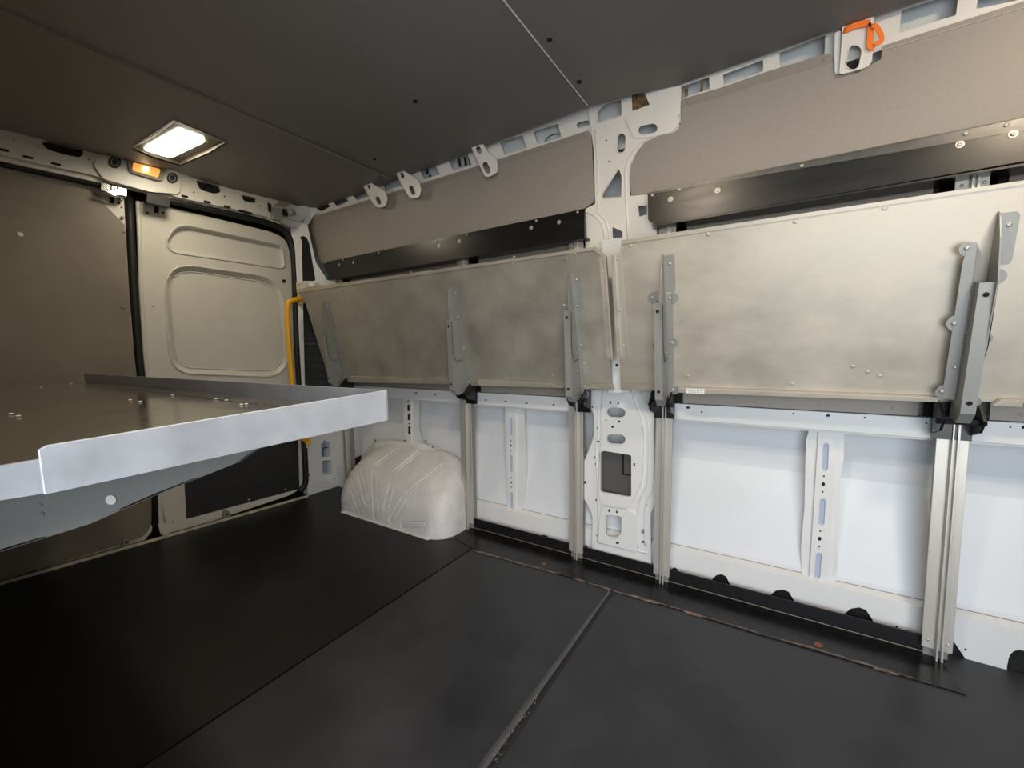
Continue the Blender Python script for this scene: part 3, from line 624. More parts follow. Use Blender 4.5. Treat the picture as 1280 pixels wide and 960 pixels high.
plate('side_angle', SH.off(.016), [(754.5, 320), (757, 320.5), (766.5, 451), (764, 449.5)], .016, 'alu', parent=sl)

sr = thing('folding_shelf', SP(.5, 0, 0), 'brighter right aluminium shelf folded up against the wall, running out of the photo', 'shelf', 'aluminium shelves folded up on the side wall')
rt_ = ex(SH, (779, 303.5), (1279, 229.5), 0, 1.45); rb_ = ex(SH, (1000, 493), (1279, 504), 0, 1.45)
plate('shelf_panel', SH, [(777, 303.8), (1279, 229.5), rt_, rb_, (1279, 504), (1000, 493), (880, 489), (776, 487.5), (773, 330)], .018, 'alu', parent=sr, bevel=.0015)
plate('edge_trim', SH.off(.004), [(776, 300.5), (1279, 225.5), ex(SH.off(.004), (776, 300.5), (1279, 225.5), 0, 1.45), ex(SH.off(.004), (777, 305.5), (1279, 231), 0, 1.45), (1279, 231), (777, 305.5)], .006, 'alu', parent=sr)
screws('rivet', SH.off(.001), [(788, 307), (885, 293), (994, 277), (1106, 260), (990, 480), (1100, 470), (1066, 458), (1085, 465), (860, 470)], .0065, 'alu', sr, h=.22)
for L in ([(776, 480), (818, 482), (820, 488), (776, 487)], [(848, 485), (1172, 497), (1174, 503), (848, 491)], [(1252, 500.5), (1279, 501.5), (1279, 509), (1240, 507)]):
    plate('hem_lip', SH.off(.020), L, .016, 'alu', parent=sr, bevel=.001)
stk = plate('sticker', SH.off(.0215), [(857, 485.5), (880.5, 486.3), (880.5, 492.3), (857, 491.5)], .0012, 'sticker', parent=sr)
bm = bmesh.new()
for k, (x_, w_) in enumerate(((860, 1.5), (863, 2.5), (867, 2), (870.5, 3), (875, 2))):
    add_plate(bm, SH.off(.0219), [(x_, 487.2), (x_+w_, 487.3), (x_+w_, 488.5), (x_, 488.4)], .0003); add_plate(bm, SH.off(.0219), [(x_+1, 489.7), (x_+w_+.6, 489.8), (x_+w_+.6, 490.6), (x_+1, 490.5)], .0003)
link('sticker_print', bm, 'ink', stk)
bracket(sr, SH.p(835, 487).x-.0135, 1, v1=.375, vt=.535, d0=.095, d1=.055, fl=.026)
bracket(sr, SH.p(1190, 497).x+.0145, 1, v1=.37, vt=.535, d0=.078, d1=.060, w=.029, fl=.010, ltabs=False)
hinge(sr, -.375, .078); hinge(sr, .435, .085, -1)
bracket(sr, 1.28, 1, v1=.37, vt=.535, d0=.10, d1=.038, w=.046, fl=.010); hinge(sr, 1.28, .08)
# long left wing of the right-hand bracket
bw = plate('bracket_wing', SH.off(.030), rnd([(1211, 303, 2), (1222, 303, 2), (1193, 500, 1), (1177.5, 497, 1), (1203, 330, 3)], 1), .004, 'bracket', parent=sr, bevel=.001)
bm = bmesh.new()
for L in ([(1197.5, 311, 3), (1203, 304, 3), (1214, 302.5, 1), (1210, 322, 1), (1200, 318, 3)], [(1181.5, 404, 4), (1188, 396, 3), (1197, 393, 1), (1193, 416, 1), (1184, 410, 3)], [(1168, 490, 4), (1174, 483, 3), (1184, 480, 1), (1180, 497, 1), (1170, 495, 3)]):
    bm = bmesh.new(); add_plate(bm, SH.off(.029), rnd(L, 2), .003); link('wing_tab', bm, 'bracket', bw)
plate('wing_web', SH.off(.026), [(1220, 303), (1232, 326), (1212, 500), (1192, 500)], .003, 'plastic', parent=bw)
screws('screw', SH.off(.031), [(1209, 310), (1193, 404.5), (1194, 459.5), (1177.5, 489.5), (1211, 416)], .0055, 'zinc', bw)
plate('side_angle', SH.off(.003), [(774.5, 317), (776, 316), (785.5, 447), (773, 447.5), (765.5, 319)], .003, 'alupost', parent=sr)
plate('side_angle', SH.off(.020), [(763.5, 319), (766.5, 318.5), (774.5, 449.5), (771.5, 450)], .020, 'alu', parent=sr)
screws('rivet', SH.off(.003), [(772, 324), (775, 388), (779, 432)], .0055, 'alu', sr); screws('rivet', SH.off(.003), [(753, 340), (756.5, 387), (762, 445)], .0045, 'alu', sl)
tube('key_ring', [YP(1.66).p(*q_) for q_ in ((730, 488), (735, 491), (734, 497), (729, 496), (729, 490), (732, 488))], .0012, 'zinc', sl, n=4, seg=6)

# hinge plate with brass screws at the shelf's rear top corner
UR2 = PL((-2.60, 1.60, 1.4), (.75, -.65, 0)).off(.012)
hp = thing('hanging_plate', UR2.p(390, 357), 'small bare metal plate with brass screws above the yellow handle', 'plate')
plate('plate', UR2, [(370, 353.5), (398, 352.5), (402, 358), (398, 363), (371, 366)], .004, 'alu', parent=hp)
plate('tape', UR2.off(.003), [(386, 353.5), (391.5, 353), (391.5, 357.5), (386, 358)], .001, 'sticker', parent=hp)
screws('screw', UR2.off(.003), [(373, 356), (384, 359.5), (395, 357)], .009, 'brass', hp)

# ------------------------------------------------------------------ lowered shelf (left foreground)
ts = thing('folding_shelf', (-1.6, .3, .84), 'aluminium shelf folded down level in the left foreground', 'shelf')
FX = XP(-.700); zs = .847
c0 = FX.p(482.5, 487.5); c1 = FX.p(484, 525.5); c2 = FX.p(55, 618.5); c3 = FX.p(48.5, 558)
yi = c0.y; far = V((-2.62, XP(-2.62).p(105, 467).y, XP(-2.62).p(105, 467).z))
bm = bmesh.new()
P = [V((-.704, -.05, zs)), V((-.704, yi, zs)), V((far.x, far.y, zs)), V((far.x, -.05, zs))]
add_plate(bm, ZP(zs), P, .012); link('tray_sheet', bm, 'alushelf', ts, bevel=.001)
plate('front_lip', FX, [c0, c1, c2, V((c3.x, c3.y-.001, c3.z-.004)), V((c3.x, c3.y+.006, c3.z))], .004, 'alulip', parent=ts, bevel=.0012)
bm = bmesh.new(); inn = V((0, .004, 0))
r1 = [c0, V((c0.x, c0.y, c1.z)), V((c0.x, c0.y+.004, c1.z)), V((c0.x, c0.y+.004, c0.z))]
r2 = [far, V((far.x, far.y, .80)), V((far.x, far.y+.004, .80)), V((far.x, far.y+.004, far.z))]
add_prism(bm, r1, r2); link('side_lip', bm, 'sidelip', ts, bevel=.0008)
bm = bmesh.new(); add_box(bm, (-2.6, yi-.095, zs), (-.71, yi-.012, zs+.0015)); add_box(bm, (-.745, .0, zs), (-.706, yi-.01, zs+.001)); link('folded_hem', bm, 'alushelf', ts)
plate('lower_lip', XP(-.702), [ex(XP(-.702), (0, 582), (50, 573.5), 1, -.05), (60, 572), (60, 616), ex(XP(-.702), (0, 626), (50, 618), 1, -.05)], .004, 'alulip', parent=ts)
screws('rivet', ZP(zs+.002), crop((0, 420), 3.2, [(44, 311), (73, 320), (520, 256), (560, 262), (690, 237), (863, 252), (905, 257), (965, 274), (165, 203), (285, 190), (985, 272)]), .0042, 'sticker', ts)
tb = plate('bracket', XP(-.80), [V((-.80, -.05, .835)), V((-.80, .40, .835)), (327, 556), (324, 561), (300, 577), (192, 620), (112, 655), (0, 690), V((-.80, -.05, .70))], .003, 'bracket', parent=ts, bevel=.001)
bm = bmesh.new(); L = [XP(-.80).p(*q_) for q_ in ((324, 561), (300, 577), (192, 620), (112, 655), (0, 690))]
for a_, b_ in zip(L, L[1:]): add_prism(bm, [a_, a_+V((-.045, 0, 0)), a_+V((-.045, 0, .003)), a_+V((0, 0, .003))], [b_, b_+V((-.045, 0, 0)), b_+V((-.045, 0, .003)), b_+V((0, 0, .003))])
link('bottom_flange', bm, 'bracket', tb)
for q_, r_, m_ in (((138.5, 625), .0075, 'sticker'),): plate('round_hole', XP(-.7985), rrect(138.5, 625, 13, 11.5, 1, 0, 6), .001, m_, parent=tb)
dots('punched_holes', XP(-.7992), [(50, 632, 2.4), (52, 643, 3)], 'plastic', tb)
b2 = box('bracket', (-1.95, -.04, .755), (-1.91, .38, .835), 'bracket', ts, bevel=.002)
# ------------------------------------------------------------------ wheel arch cover
def dome(nu=420, nv=200):
    bm = bmesh.new(); x0, x1 = -2.235, -1.392; y0, y1 = 1.512, 1.797; Ht = .385
    grid = []
    import bisect
    # stadium grooves in pixels of the photograph
    gr = crop((370, 490), 4.8, [(270, 688), (335, 705), (395, 725), (318, 520), (425, 660), (378, 450), (482, 750), (470, 480), (543, 690), (575, 560), (575, 770), (650, 640), (650, 800), (760, 800)])
    seg = [(gr[0], gr[1], 3.3), (gr[2], gr[3], 2.9), (gr[4], gr[5], 3.0), (gr[6], gr[7], 3.3), (gr[8], gr[9], 3.4), (gr[10], gr[11], 3.3), (gr[12], gr[13], 3.8)]
    seg += [(a, b, 1.6) for a, b in ((crop((370, 490), 4.8, [(480, 440)])[0], crop((370, 490), 4.8, [(600, 350)])[0]), (crop((370, 490), 4.8, [(590, 480)])[0], crop((370, 490), 4.8, [(740, 355)])[0]), (crop((370, 490), 4.8, [(670, 610)])[0], crop((370, 490), 4.8, [(880, 440)])[0]))]
    for j in range(nv+1):
        t = j/nv                      # 0 at floor, 1 at the wall crest
        row = []
        a = t*math.pi/2
        z = Ht*math.sin(a)**.92 if t < 1 else Ht
        k = (1-(z/Ht)**2.6)           # how far the outline still bulges
        yf = y1-(y1-y0)*max(0, 1-(z/Ht)**2.5)**.85
        wl = x0+(.07+.10*0)*0
        h = (1-(z/Ht)**3.0)**.42 if z < Ht else 0
        xa = -1.86-(.43)*(.30+.70*h) ; xb = -1.86+(.468)*(.42+.58*h)
        rc = .085*(1) if True else 0
        for i in range(nu+1):
            # outline: left wall edge -> left corner -> front -> right corner -> right wall edge
            d = max(y1-yf, .0005); W = xb-xa; rr = min(.12, d*.85, W*.3)
            La, Lf = d-rr, W-2*rr; arc = rr*math.pi/2; tot = 2*La+2*arc+Lf; s = tot*i/nu
            if s < La: p = (xa, y1-s)
            elif s < La+arc: q_ = (s-La)/rr; p = (xa+rr-rr*math.cos(q_), yf+rr-rr*math.sin(q_))
            elif s < La+arc+Lf: p = (xa+rr+(s-La-arc), yf)
            elif s < La+2*arc+Lf: q_ = (s-La-arc-Lf)/rr; p = (xb-rr+rr*math.sin(q_), yf+rr-rr*math.cos(q_))
            else: p = (xb, yf+rr+(s-La-2*arc-Lf))
            row.append(V((p[0], p[1], z)))
        grid.append(row)
    cen = V((-1.83, 1.78, .1))
    for row in grid:
        for i, P in enumerate(row):
            x, y = proj(P); q_ = V((x, y)); m_ = 0
            for a_, b_, w_ in seg:
                A, B = V(a_), V(b_); t = max(0, min(1, (q_-A).dot(B-A)/(B-A).length_squared)); dd = (q_-A-(B-A)*t).length
                m_ = max(m_, math.exp(-((dd-w_)/.55)**2), .28 if dd < w_ else 0)
            row[i] = P + (cen-P).normalized()*.006*m_
    vs = [[bm.verts.new(p) for p in r] for r in grid]
    for j in range(nv):
        for i in range(nu): bm.faces.new([vs[j][i], vs[j][i+1], vs[j+1][i+1], vs[j+1][i]])
    return bm
wa = thing('wheel_arch_cover', (-1.82, 1.66, 0), 'scuffed white ribbed wheel arch cover on the floor by the side wall', 'wheel arch')
link('cover', dome(), 'arch', wa, smooth=True)
# welded edge flange on the wall with spot weld tabs
arcp = crop((370, 490), 4.8, [(385, 420), (395, 380), (430, 340), (475, 295), (560, 290), (650, 298), (745, 300), (815, 330), (855, 350), (910, 425), (960, 490), (990, 560)])
bm = bmesh.new(); W_ = YP(1.795); pa = [W_.p(*q_) for q_ in arcp]
cc = W_.p(505, 640)
for a_, b_ in zip(pa, pa[1:]):
    ia, ib = a_+(cc-a_).normalized()*.07, b_+(cc-b_).normalized()*.07
    add_prism(bm, [a_, b_, ib+V((0, -.03, 0)), ia+V((0, -.03, 0))], [p+V((0, .004, 0)) for p in (a_, b_, ib, ia)])
for q_ in arcp[2:-1:1]:
    p = W_.off(.002).p(*q_); o = [p+V((math.cos(k*math.pi/5), 0, math.sin(k*math.pi/5)))*.014 for k in range(10)]; add_plate(bm, W_.off(.002), o, .003)
link('weld_flange', bm, 'arch', wa)
bm = bmesh.new(); add_box(bm, (-2.20, 1.500, .0015), (-1.48, 1.53, .006)); link('foot_flange', bm, 'arch', wa, bevel=.001)
dots('punched_holes', W_.off(.006), [(*q_, .9) for q_ in crop((370, 490), 4.8, [(475, 292), (652, 292), (778, 292), (818, 330), (851, 350), (962, 490)])], 'hole', wa)
tag(plate('trim_8', YP(1.80), crop((370, 490), 4.8, [(335, 405), (388, 380), (400, 440), (340, 450)]), .003, 'hole'), kind='structure')

# ------------------------------------------------------------------ rear corner pillar
DP = XP(-2.66)
q48 = lambda L: crop((370, 490), 4.8, L)
dl = plate('trim_9', DP, [DP.p(384.5, 525), DP.p(424, 525), DP.p(425, 616), DP.p(412, 618.5), DP.p(397, 622), DP.p(385, 621)], .05, 'white',
           [rnd(q48([(150, 305), (205, 303), (208, 385), (155, 392)]), 2.2), rnd(q48([(157, 412), (212, 408), (214, 490), (180, 497), (158, 480)]), 2.2)], bevel=.002)
tag(dl, 'white foot of the rear corner pillar with two rounded openings', kind='structure')
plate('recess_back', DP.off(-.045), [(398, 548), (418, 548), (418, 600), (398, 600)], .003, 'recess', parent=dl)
bm = bmesh.new()
for h in (rnd(q48([(162, 335), (205, 333), (205, 380), (190, 390), (162, 388)]), 2),): hh = [DP.off(-.03).p(*q_) for q_ in h]; add_tube(bm, hh+[hh[0]], .003, 6, False)
link('inner_rim', bm, 'hole', dl)
dots('punched_holes', DP, [(*q_, 1) for q_ in q48([(80, 498), (170, 297), (72, 300), (230, 520)])], 'hole', dl)
plate('foot_step', DP.off(.012), q48([(72, 535), (262, 520), (262, 612), (205, 606), (125, 632), (72, 625)]), .012, 'white', parent=dl, bevel=.003)
# upper rear corner
w6 = (330, 220); k6 = 5.333
u6 = lambda L: crop(w6, k6, L)
UR = PL((-2.60, 1.60, 1.4), (.75, -.65, 0))
win = rnd(u6([(228, 430, 40), (250, 396, 30), (280, 405, 30), (300, 440, 40), (345, 700), (232, 700)]), 3)
up_ = plate('trim_10', UR, u6([(160, 260), (330, 180), (375, 225), (330, 265), (290, 330), (345, 575), (420, 690), (500, 700), (520, 745), (210, 760), (200, 520), (185, 400)]), .004, 'white', [win]); tag(up_, 'white upper rear corner pillar beside the door seal', kind='structure')
plate('dark_opening', UR.off(-.008), inset(win, -2), .002, 'hole', parent=up_)
ol = plate('pillar_lip', UR.off(-.002), [(373.5, 296), (377, 300), (381, 480), (386, 560), (380, 560), (375, 480), (371, 380)], .004, 'white', parent=up_)
dots('punched_holes', UR, [(*u6([(260, 305)])[0], 1)], 'hole', up_)
# black louvre behind the shelf end
lv = thing('air_vent', (-2.62, 1.72, 1.0), 'black louvred air vent in the rear corner behind the shelf', 'vent')
VP = PL((-2.62, 1.66, 1.0), (.8, -.6, 0))
plate('vent_body', VP.off(-.02), [(373, 375), (430, 375), (430, 485), (380, 485)], .004, 'rubber', parent=lv)
bm = bmesh.new()
for i in range(9):
    y_ = 392+i*10
    A = [VP.off(-.016).p(376, y_), VP.off(-.016).p(428, y_+2)]; add_tube(bm, A, .004, 4)
link('slat', bm, 'blackflat', lv)
for i, (x0_, x1_, y_) in enumerate(((378, 394, 423), (378, 396, 430))):
    bm = bmesh.new(); add_tube(bm, [VP.off(-.010).p(x0_, y_), VP.off(-.010).p(x1_, y_)], .002, 6); link('light_edge', bm, 'plastic', lv)
# ------------------------------------------------------------------ yellow grab handle
GH = PL((-2.585, 1.53, .8), (.9, -.42, 0))
gh = thing('grab_handle', GH.p(376, 375), 'yellow tubular grab handle beside the right rear door', 'grab handle')
tube('bar', [GH.off(.0).p(376, 374), GH.off(.03).p(370, 374.5), GH.off(.045).p(363, 377), GH.off(.05).p(359.5, 383), GH.off(.05).p(360, 410), GH.off(.05).p(362.5, 445), GH.off(.05).p(365.5, 480), GH.off(.05).p(369, 520), GH.off(.045).p(372, 543), GH.off(.03).p(377, 548), GH.off(0).p(384, 548.5)], .0165, 'yellow', gh, n=6, seg=12)
for L, b_ in (([(373, 366), (378, 365), (380.5, 376), (379, 381), (373, 379)], (376, 369)), ([(377, 545), (388, 546), (389, 556), (385, 557), (377, 550)], (387, 552))):
    p_ = plate('mount', GH.off(.004), rnd(L, 2), .008, 'yellow', parent=gh, bevel=.001); screws('screw', GH.off(.005), [b_], .007, 'brass', p_)

# ------------------------------------------------------------------ rear doors
c1 = lambda L: crop((0, 120), 3.2, L)
c2_ = lambda L: crop((0, 420), 3.2, L)
cB = lambda L: crop((140, 540), 4, L)
DO = DR.off(-.03)
def exy(pl, a, b, y=-.06): return ex(pl, a, b, 1, y)
# right door
d2 = thing('door_2', DO.p(280, 650), None, None, kind='structure'); tag(d2, 'right rear door, white with pressed recesses')
rec1 = rnd(c1([(662, 585, 25), (700, 527, 40), (745, 518, 30), (1128, 600, 20), (1135, 688, 16), (690, 622, 30)]), 3)
rec2 = rnd([(207.5, 372, 1), (208, 350, 10), (219, 335, 12), (240, 333, 8), (330, 346, 12), (347, 357, 10), (354, 375, 8), (360, 450, 8), (350, 466, 10), (335, 470, 6), (232, 466, 8), (216, 456, 8), (212, 430, 3)], 6)
dp = rnd(cB([(358, 130), (362, 262), (372, 438), (940, 285), (932, 20), (930, -60), (358, -60)]), .5)
door2 = rnd([(175, 256, 4), (178, 251, 3), (340, 290, 14), (358, 299, 10), (364, 325, 8), (369, 420), (372, 500), (377, 560), (379, 605, 4), (374, 612, 8), (362, 619, 5), (213, 669, 6), (203, 662, 5), (196, 640, 3), (192, 600), (180, 480)], 2)
dsk = plate('door_skin', DO, door2, .03, 'whitedoor', [rec1, rec2, dp], parent=d2, bevel=.003)
bm = bmesh.new(); pocket(bm, DO, rec1, inset(rec1, 3), .03); link('upper_recess', bm, 'whitedoor', d2, smooth=False)
bm = bmesh.new(); pocket(bm, DO, rec2, inset(rec2, 5.5), .022); link('large_recess', bm, 'whitedoor', d2)
bm = bmesh.new(); hh = [DO.off(-.021).p(*q_) for q_ in inset(rec2, 6.5)]; add_tube(bm, hh+[hh[0]], .0035, 6, False)
hh = [DO.p(*q_) for q_ in inset(rec1, -1)]; add_tube(bm, hh+[hh[0]], .006, 6, False)
hh = [DO.p(*q_) for q_ in inset(rec2, -1)]; add_tube(bm, hh+[hh[0]], .005, 6, False); link('pressed_bead', bm, 'whitedoor', d2, smooth=True)
pn = plate('lower_board', DO.off(-.008), inset(dp, -1.5), .004, 'doordark', parent=d2)
screws('screw', DO.off(-.007), cB([(868, 287), (685, 338)]), .006, 'zinc', pn)
dots('punched_holes', DO, [(355, 351.5, 2.6, 2.4), (191, 383, .9)]+[(*q_, 1.1) for q_ in cB([(307, 450)])]+[(*q_, 2.2, 1.3) for q_ in cB([(405, 487), (438, 476)])], 'hole', d2)
plate('edge_fold', DO.off(.012), rnd([(192, 616), (198, 616), (204, 650), (213, 668), (209, 672), (201, 668), (196, 650)], 1), .012, 'whitedoor', parent=d2, bevel=.002)
bm = bmesh.new(); add_plate(bm, DO.off(.012), rnd(c1([(588, 385), (680, 400), (680, 440), (640, 470), (588, 470)]), .5), .012); link('striker_pad', bm, 'whitedoor', d2)
lt = plate('latch', DO.off(.095), rnd(c1([(590, 385), (678, 405), (680, 445), (585, 425)]), 1.5), .04, 'rubber', parent=d2, bevel=.003)
dots('latch_holes', DO.off(.0125), [(*c1([(626, 455)])[0], 3, 4, 1), (*c1([(590, 467)])[0], 1.5), (*c1([(653, 467)])[0], 1.5)], 'hole', d2)
bt = lambda cx, cy, par: plate('bottom_catch', DO.off(.03), rnd([(cx-4.5, cy+7), (cx-4, cy-5, 3), (cx, cy-7, 3), (cx+4, cy-5, 3), (cx+5, cy+5)], 2), .03, 'plastic', [rrect(cx, cy-2, 4, 4, 1)], parent=par, bevel=.001)
bt(284, 645, d2)
# left door
d1 = thing('door_1', DO.p(80, 690), None, None, kind='structure'); tag(d1, 'left rear door, covered with brown grey board')
ul = exy(DO, (60, 222), (150, 241)); ll = exy(DO, (60, 712), (165, 682))
door1 = [ul, (0, 207), (130, 233), (158, 245), (163, 285), (168, 380), (176, 470), (186, 560), (192, 640), (190, 664), (180, 677), (165, 684), (60, 717), (0, 737), ll+V((0, 0, -.02))]
plate('door_skin', DO, door1, .03, 'whitedoor', parent=d1, bevel=.003)
l2 = exy(DO.off(.008), (60, 226), (118, 238)); l3 = exy(DO.off(.008), (60, 707), (165, 672))
bd = plate('board', DO.off(.008), [l2, (0, 213), (117, 239), (124, 243), (132, 257), (143, 268), (156, 281), (159, 330), (165, 420), (172, 480), (182, 560), (190, 625), (189, 655), (184, 665), (176, 672), (60, 708), (0, 727), l3], .006, 'doorliner', parent=d1)
screws('rivet', DO.off(.009), [(25, 293)], .010, 'sticker', bd); screws('rivet', DO.off(.009), [(153.5, 384), (153, 272), (155, 290), (116, 239)], .007, 'bezel', bd)
lt = plate('latch', DO.off(.06), rnd([(127, 226), (158, 234), (158, 246), (153, 247.5), (126, 238)], 1), .05, 'chrome', parent=d1, bevel=.003)
bm = bmesh.new()
for x_ in (138, 142, 146): add_plate(bm, DO.off(.064), [(x_, 229.5), (x_+2, 230), (x_+2, 237), (x_, 236.5)], .004)
add_plate(bm, DO.off(.062), [(130, 224.5), (158, 232), (158, 235), (130, 228)], .004); link('latch_slots', bm, 'black', lt)
bm = bmesh.new(); add_tube(bm, [DO.off(.07).p(126, 239), DO.off(.07).p(140, 244), DO.off(.07).p(157, 246)], .007, 8); link('striker_bar', bm, 'chrome', lt, smooth=True)
dots('latch_holes', DO, [(*c1([(447, 415)])[0], 3, 4.5, 1), (*c1([(486, 446)])[0], 1.2), (*c1([(476, 428)])[0], 2)], 'hole', d1)
bt(158, 680, d1)
# rubber seals and the dark gap behind the doors
def seal(pts, r, lab):
    o = tube('door_seal', [DR.off(.004 if len(p) < 3 else p[2]).p(p[0], p[1]) for p in pts], r, 'rubber', None, n=6, seg=8); tag(o, lab, 'door seal', 'black rubber door seals'); return o
seal([(0, 203), (64, 217), (128, 231)], .019, 'black rubber seal along the top of the left rear door')
seal([(205, 248), (212, 250.5, .01), (255, 260, .01), (300, 270, .01), (336, 279, .01), (352, 286.5), (361, 296), (366, 311), (368.5, 350), (370.5, 420), (374, 480), (379, 540), (382, 590), (381, 606), (374, 614)], .018, 'black rubber seal round the outer edge of the right rear door')
bm = bmesh.new(); add_plate(bm, DO.off(-.05), [(150, 235), (195, 245), (215, 690), (175, 690), (190, 640)], .003); tag(link('trim_11', bm, 'hole'), kind='structure')
sg = thing('door_seal', DO.p(168, 450), 'twin vertical rubber and metal strip in the gap between the rear doors', 'door seal')
bm = bmesh.new(); A = [DO.off(.0).p(*q_) for q_ in ((160.5, 240), (163, 290), (167, 360), (173, 440), (178, 490), (188, 570), (193, 620), (194, 655))]; add_tube(bm, A, .018, 8); link('rubber', bm, 'rubber', sg, smooth=True)
bm = bmesh.new(); A = [DO.off(.0).p(*q_) for q_ in ((172.5, 252), (174, 290), (176, 360), (181, 440), (187, 500), (194, 570), (200, 630), (205, 655))]; add_tube(bm, A, .010, 8); link('metal_edge', bm, 'whitedoor', sg, smooth=True)
# door sill strip
a_, b_ = DR.p(384, 621), DR.p(20, 727)
bm = bmesh.new(); A = V((-2.645, 1.56, 0)); B = V((-2.645-.091*-1.6*-1, -.05, 0))
B = V((A.x-.091*(A.y+.05), -.05, 0))
add_prism(bm, [A+V((0, 0, .001)), A+V((.02, 0, .001)), A+V((.018, 0, .008)), A+V((0, 0, .010))], [B+V((0, 0, .001)), B+V((.02, 0, .001)), B+V((.018, 0, .008)), B+V((0, 0, .010))])
tag(link('trim_12', bm, 'grime'), kind='structure')
# header beam
HB = DR.off(.05)
hl = lambda L: crop((0, 130), 5.333, L)
h_tl = exy(HB, (0, 169), (48, 178)); h_bl = exy(HB, (0, 196), (60, 209))
big = [rnd(hl([(270, 250, 20), (400, 240, 8), (552, 290, 20), (556, 335, 25), (530, 356, 25), (420, 335, 30), (310, 300, 30)]), 3)]
top = [(0, 162), (40, 165), (110, 177), (150, 185), (219, 200), (300, 228), (372, 256)]
low = [(374, 282), (364, 284), (352, 278), (332, 270.5), (290, 261), (222, 246.5), (212, 243), (140, 229), (126, 222), (114, 218), (60, 207), (0, 193)]
hslots = [rnd(c1([(782, 335, 12), (880, 360, 10), (888, 382, 12), (860, 392, 12), (800, 375, 14)]), 2), rnd(c1([(966, 395, 6), (1028, 408, 8), (1024, 430, 10), (975, 420, 8)]), 2)]
hb_ = plate('trim_13', HB, [h_tl+V((0, 0, .05))]+top+low+[h_bl], .05, 'whitedoor', big+hslots, bevel=.003); tag(hb_, 'white header beam above the rear doors with dark slots', kind='structure')
bm = bmesh.new()
for q_ in big+hslots: add_plate(bm, HB.off(-.022), inset(q_, -3), .003)
link('dark_opening', bm, 'hole', hb_)
plate('bulge', HB.off(.012), rnd(hl([(620, 400, 30), (700, 330, 30), (880, 330), (1120, 400, 20), (1210, 470, 20), (1195, 600, 25), (1000, 585, 10), (690, 500, 20)]), 3), .012, 'whitedoor', parent=hb_, bevel=.007)
dots('punched_holes', HB, [(*q_, 1) for q_ in hl([(93, 238), (254, 286), (592, 370)])]+[(*q_, 1) for q_ in c1([(898, 402), (1040, 440), (775, 385)])], 'hole', hb_)
# lower ledge with slots
lg = plate('ledge', HB.off(-.012), [exy(HB.off(-.012), (0, 193), (60, 206)), (0, 191), (114, 216), (140, 233), (214, 255), (300, 276), (355, 288), (368, 300), (362, 296), (340, 284), (300, 275.5), (215, 256), (214, 251), (140, 240), (126, 229), (60, 214), (0, 200), exy(HB.off(-.012), (0, 200), (60, 214))][::1], .01, 'whitedoor', parent=hb_) if False else None
bm = bmesh.new(); LW = HB.off(-.02)
add_plate(bm, LW, [exy(LW, (0, 188), (60, 201)), (0, 188), (126, 216), (214, 240), (300, 255), (340, 266), (350, 273), (350, 280), (332, 273.5), (300, 266), (212, 247), (128, 229), (60, 214), (0, 201), exy(LW, (0, 201), (60, 214))], .02)
link('lower_ledge', bm, 'whitedoor', hb_)
bm = bmesh.new()
for x_, y_, w_, a_ in ((5, 187.5, 13, 12), (35, 196.5, 14, 13), (70, 205, 13, 13), (231, 245.5, 9, 13), (259, 252.5, 9, 13), (284, 258.5, 9, 13), (307, 265, 18, 14)):
    add_plate(bm, HB.off(.0015), rrect(x_, y_, w_, 3.0, 1, a_), .003)
link('ledge_slots', bm, 'hole', hb_)
for (x_, y_, w_, h_, lab) in ((143.5, 202.5, 16, 15, 'round black plug in the header beam, left of the amber lamp'), (215.5, 222.5, 13.5, 13, 'round black plug in the header beam, right of the amber lamp')):
    o = plate('rubber_plug', HB.off(.016), rrect(x_, y_, w_, h_, 1, 20, 7), .01, 'rubber', bevel=.003); tag(o, lab, 'plug', 'round black plugs in the header beam')
    bm = bmesh.new(); hh = [HB.off(.017).p(*q_) for q_ in rrect(x_, y_, w_*.6, h_*.6, 1, 20, 7)]; add_tube(bm, hh+[hh[0]], .0025, 6, False); link('rim', bm, 'plastic', o)
cab = tube('cable_loop', [HB.off(.004).p(*q_) for q_ in c1([(805, 372), (815, 355), (840, 352), (858, 365), (862, 382)])], .003, 'rubber', None); tag(cab, 'black cable loop showing in the header beam slot', 'cable')
# amber lamp
al = thing('courtesy_lamp', HB.p(184, 210), 'small amber courtesy lamp, lit, on the header beam above the doors', 'lamp')
AL = HB.off(.03); g5 = lambda L: crop((0, 130), 5.333, L)
rim = rnd(g5([(845, 362, 20), (880, 355, 20), (1105, 412, 25), (1105, 440, 20), (1085, 508, 30), (1055, 510, 10), (868, 455, 25)]), 3); lens = rnd(g5([(888, 388), (1072, 432), (1055, 492), (882, 442)]), 3)
plate('bezel', AL, rim, .025, 'bezel', [lens], parent=al, bevel=.003); plate('lens', AL.off(-.004), inset(lens, -.5), .01, 'amber', parent=al)
plate('bulb', AL.off(.001), rrect(*g5([(972, 434)])[0], 8, 6, 1, 10, 6), .004, 'bulb', parent=al)
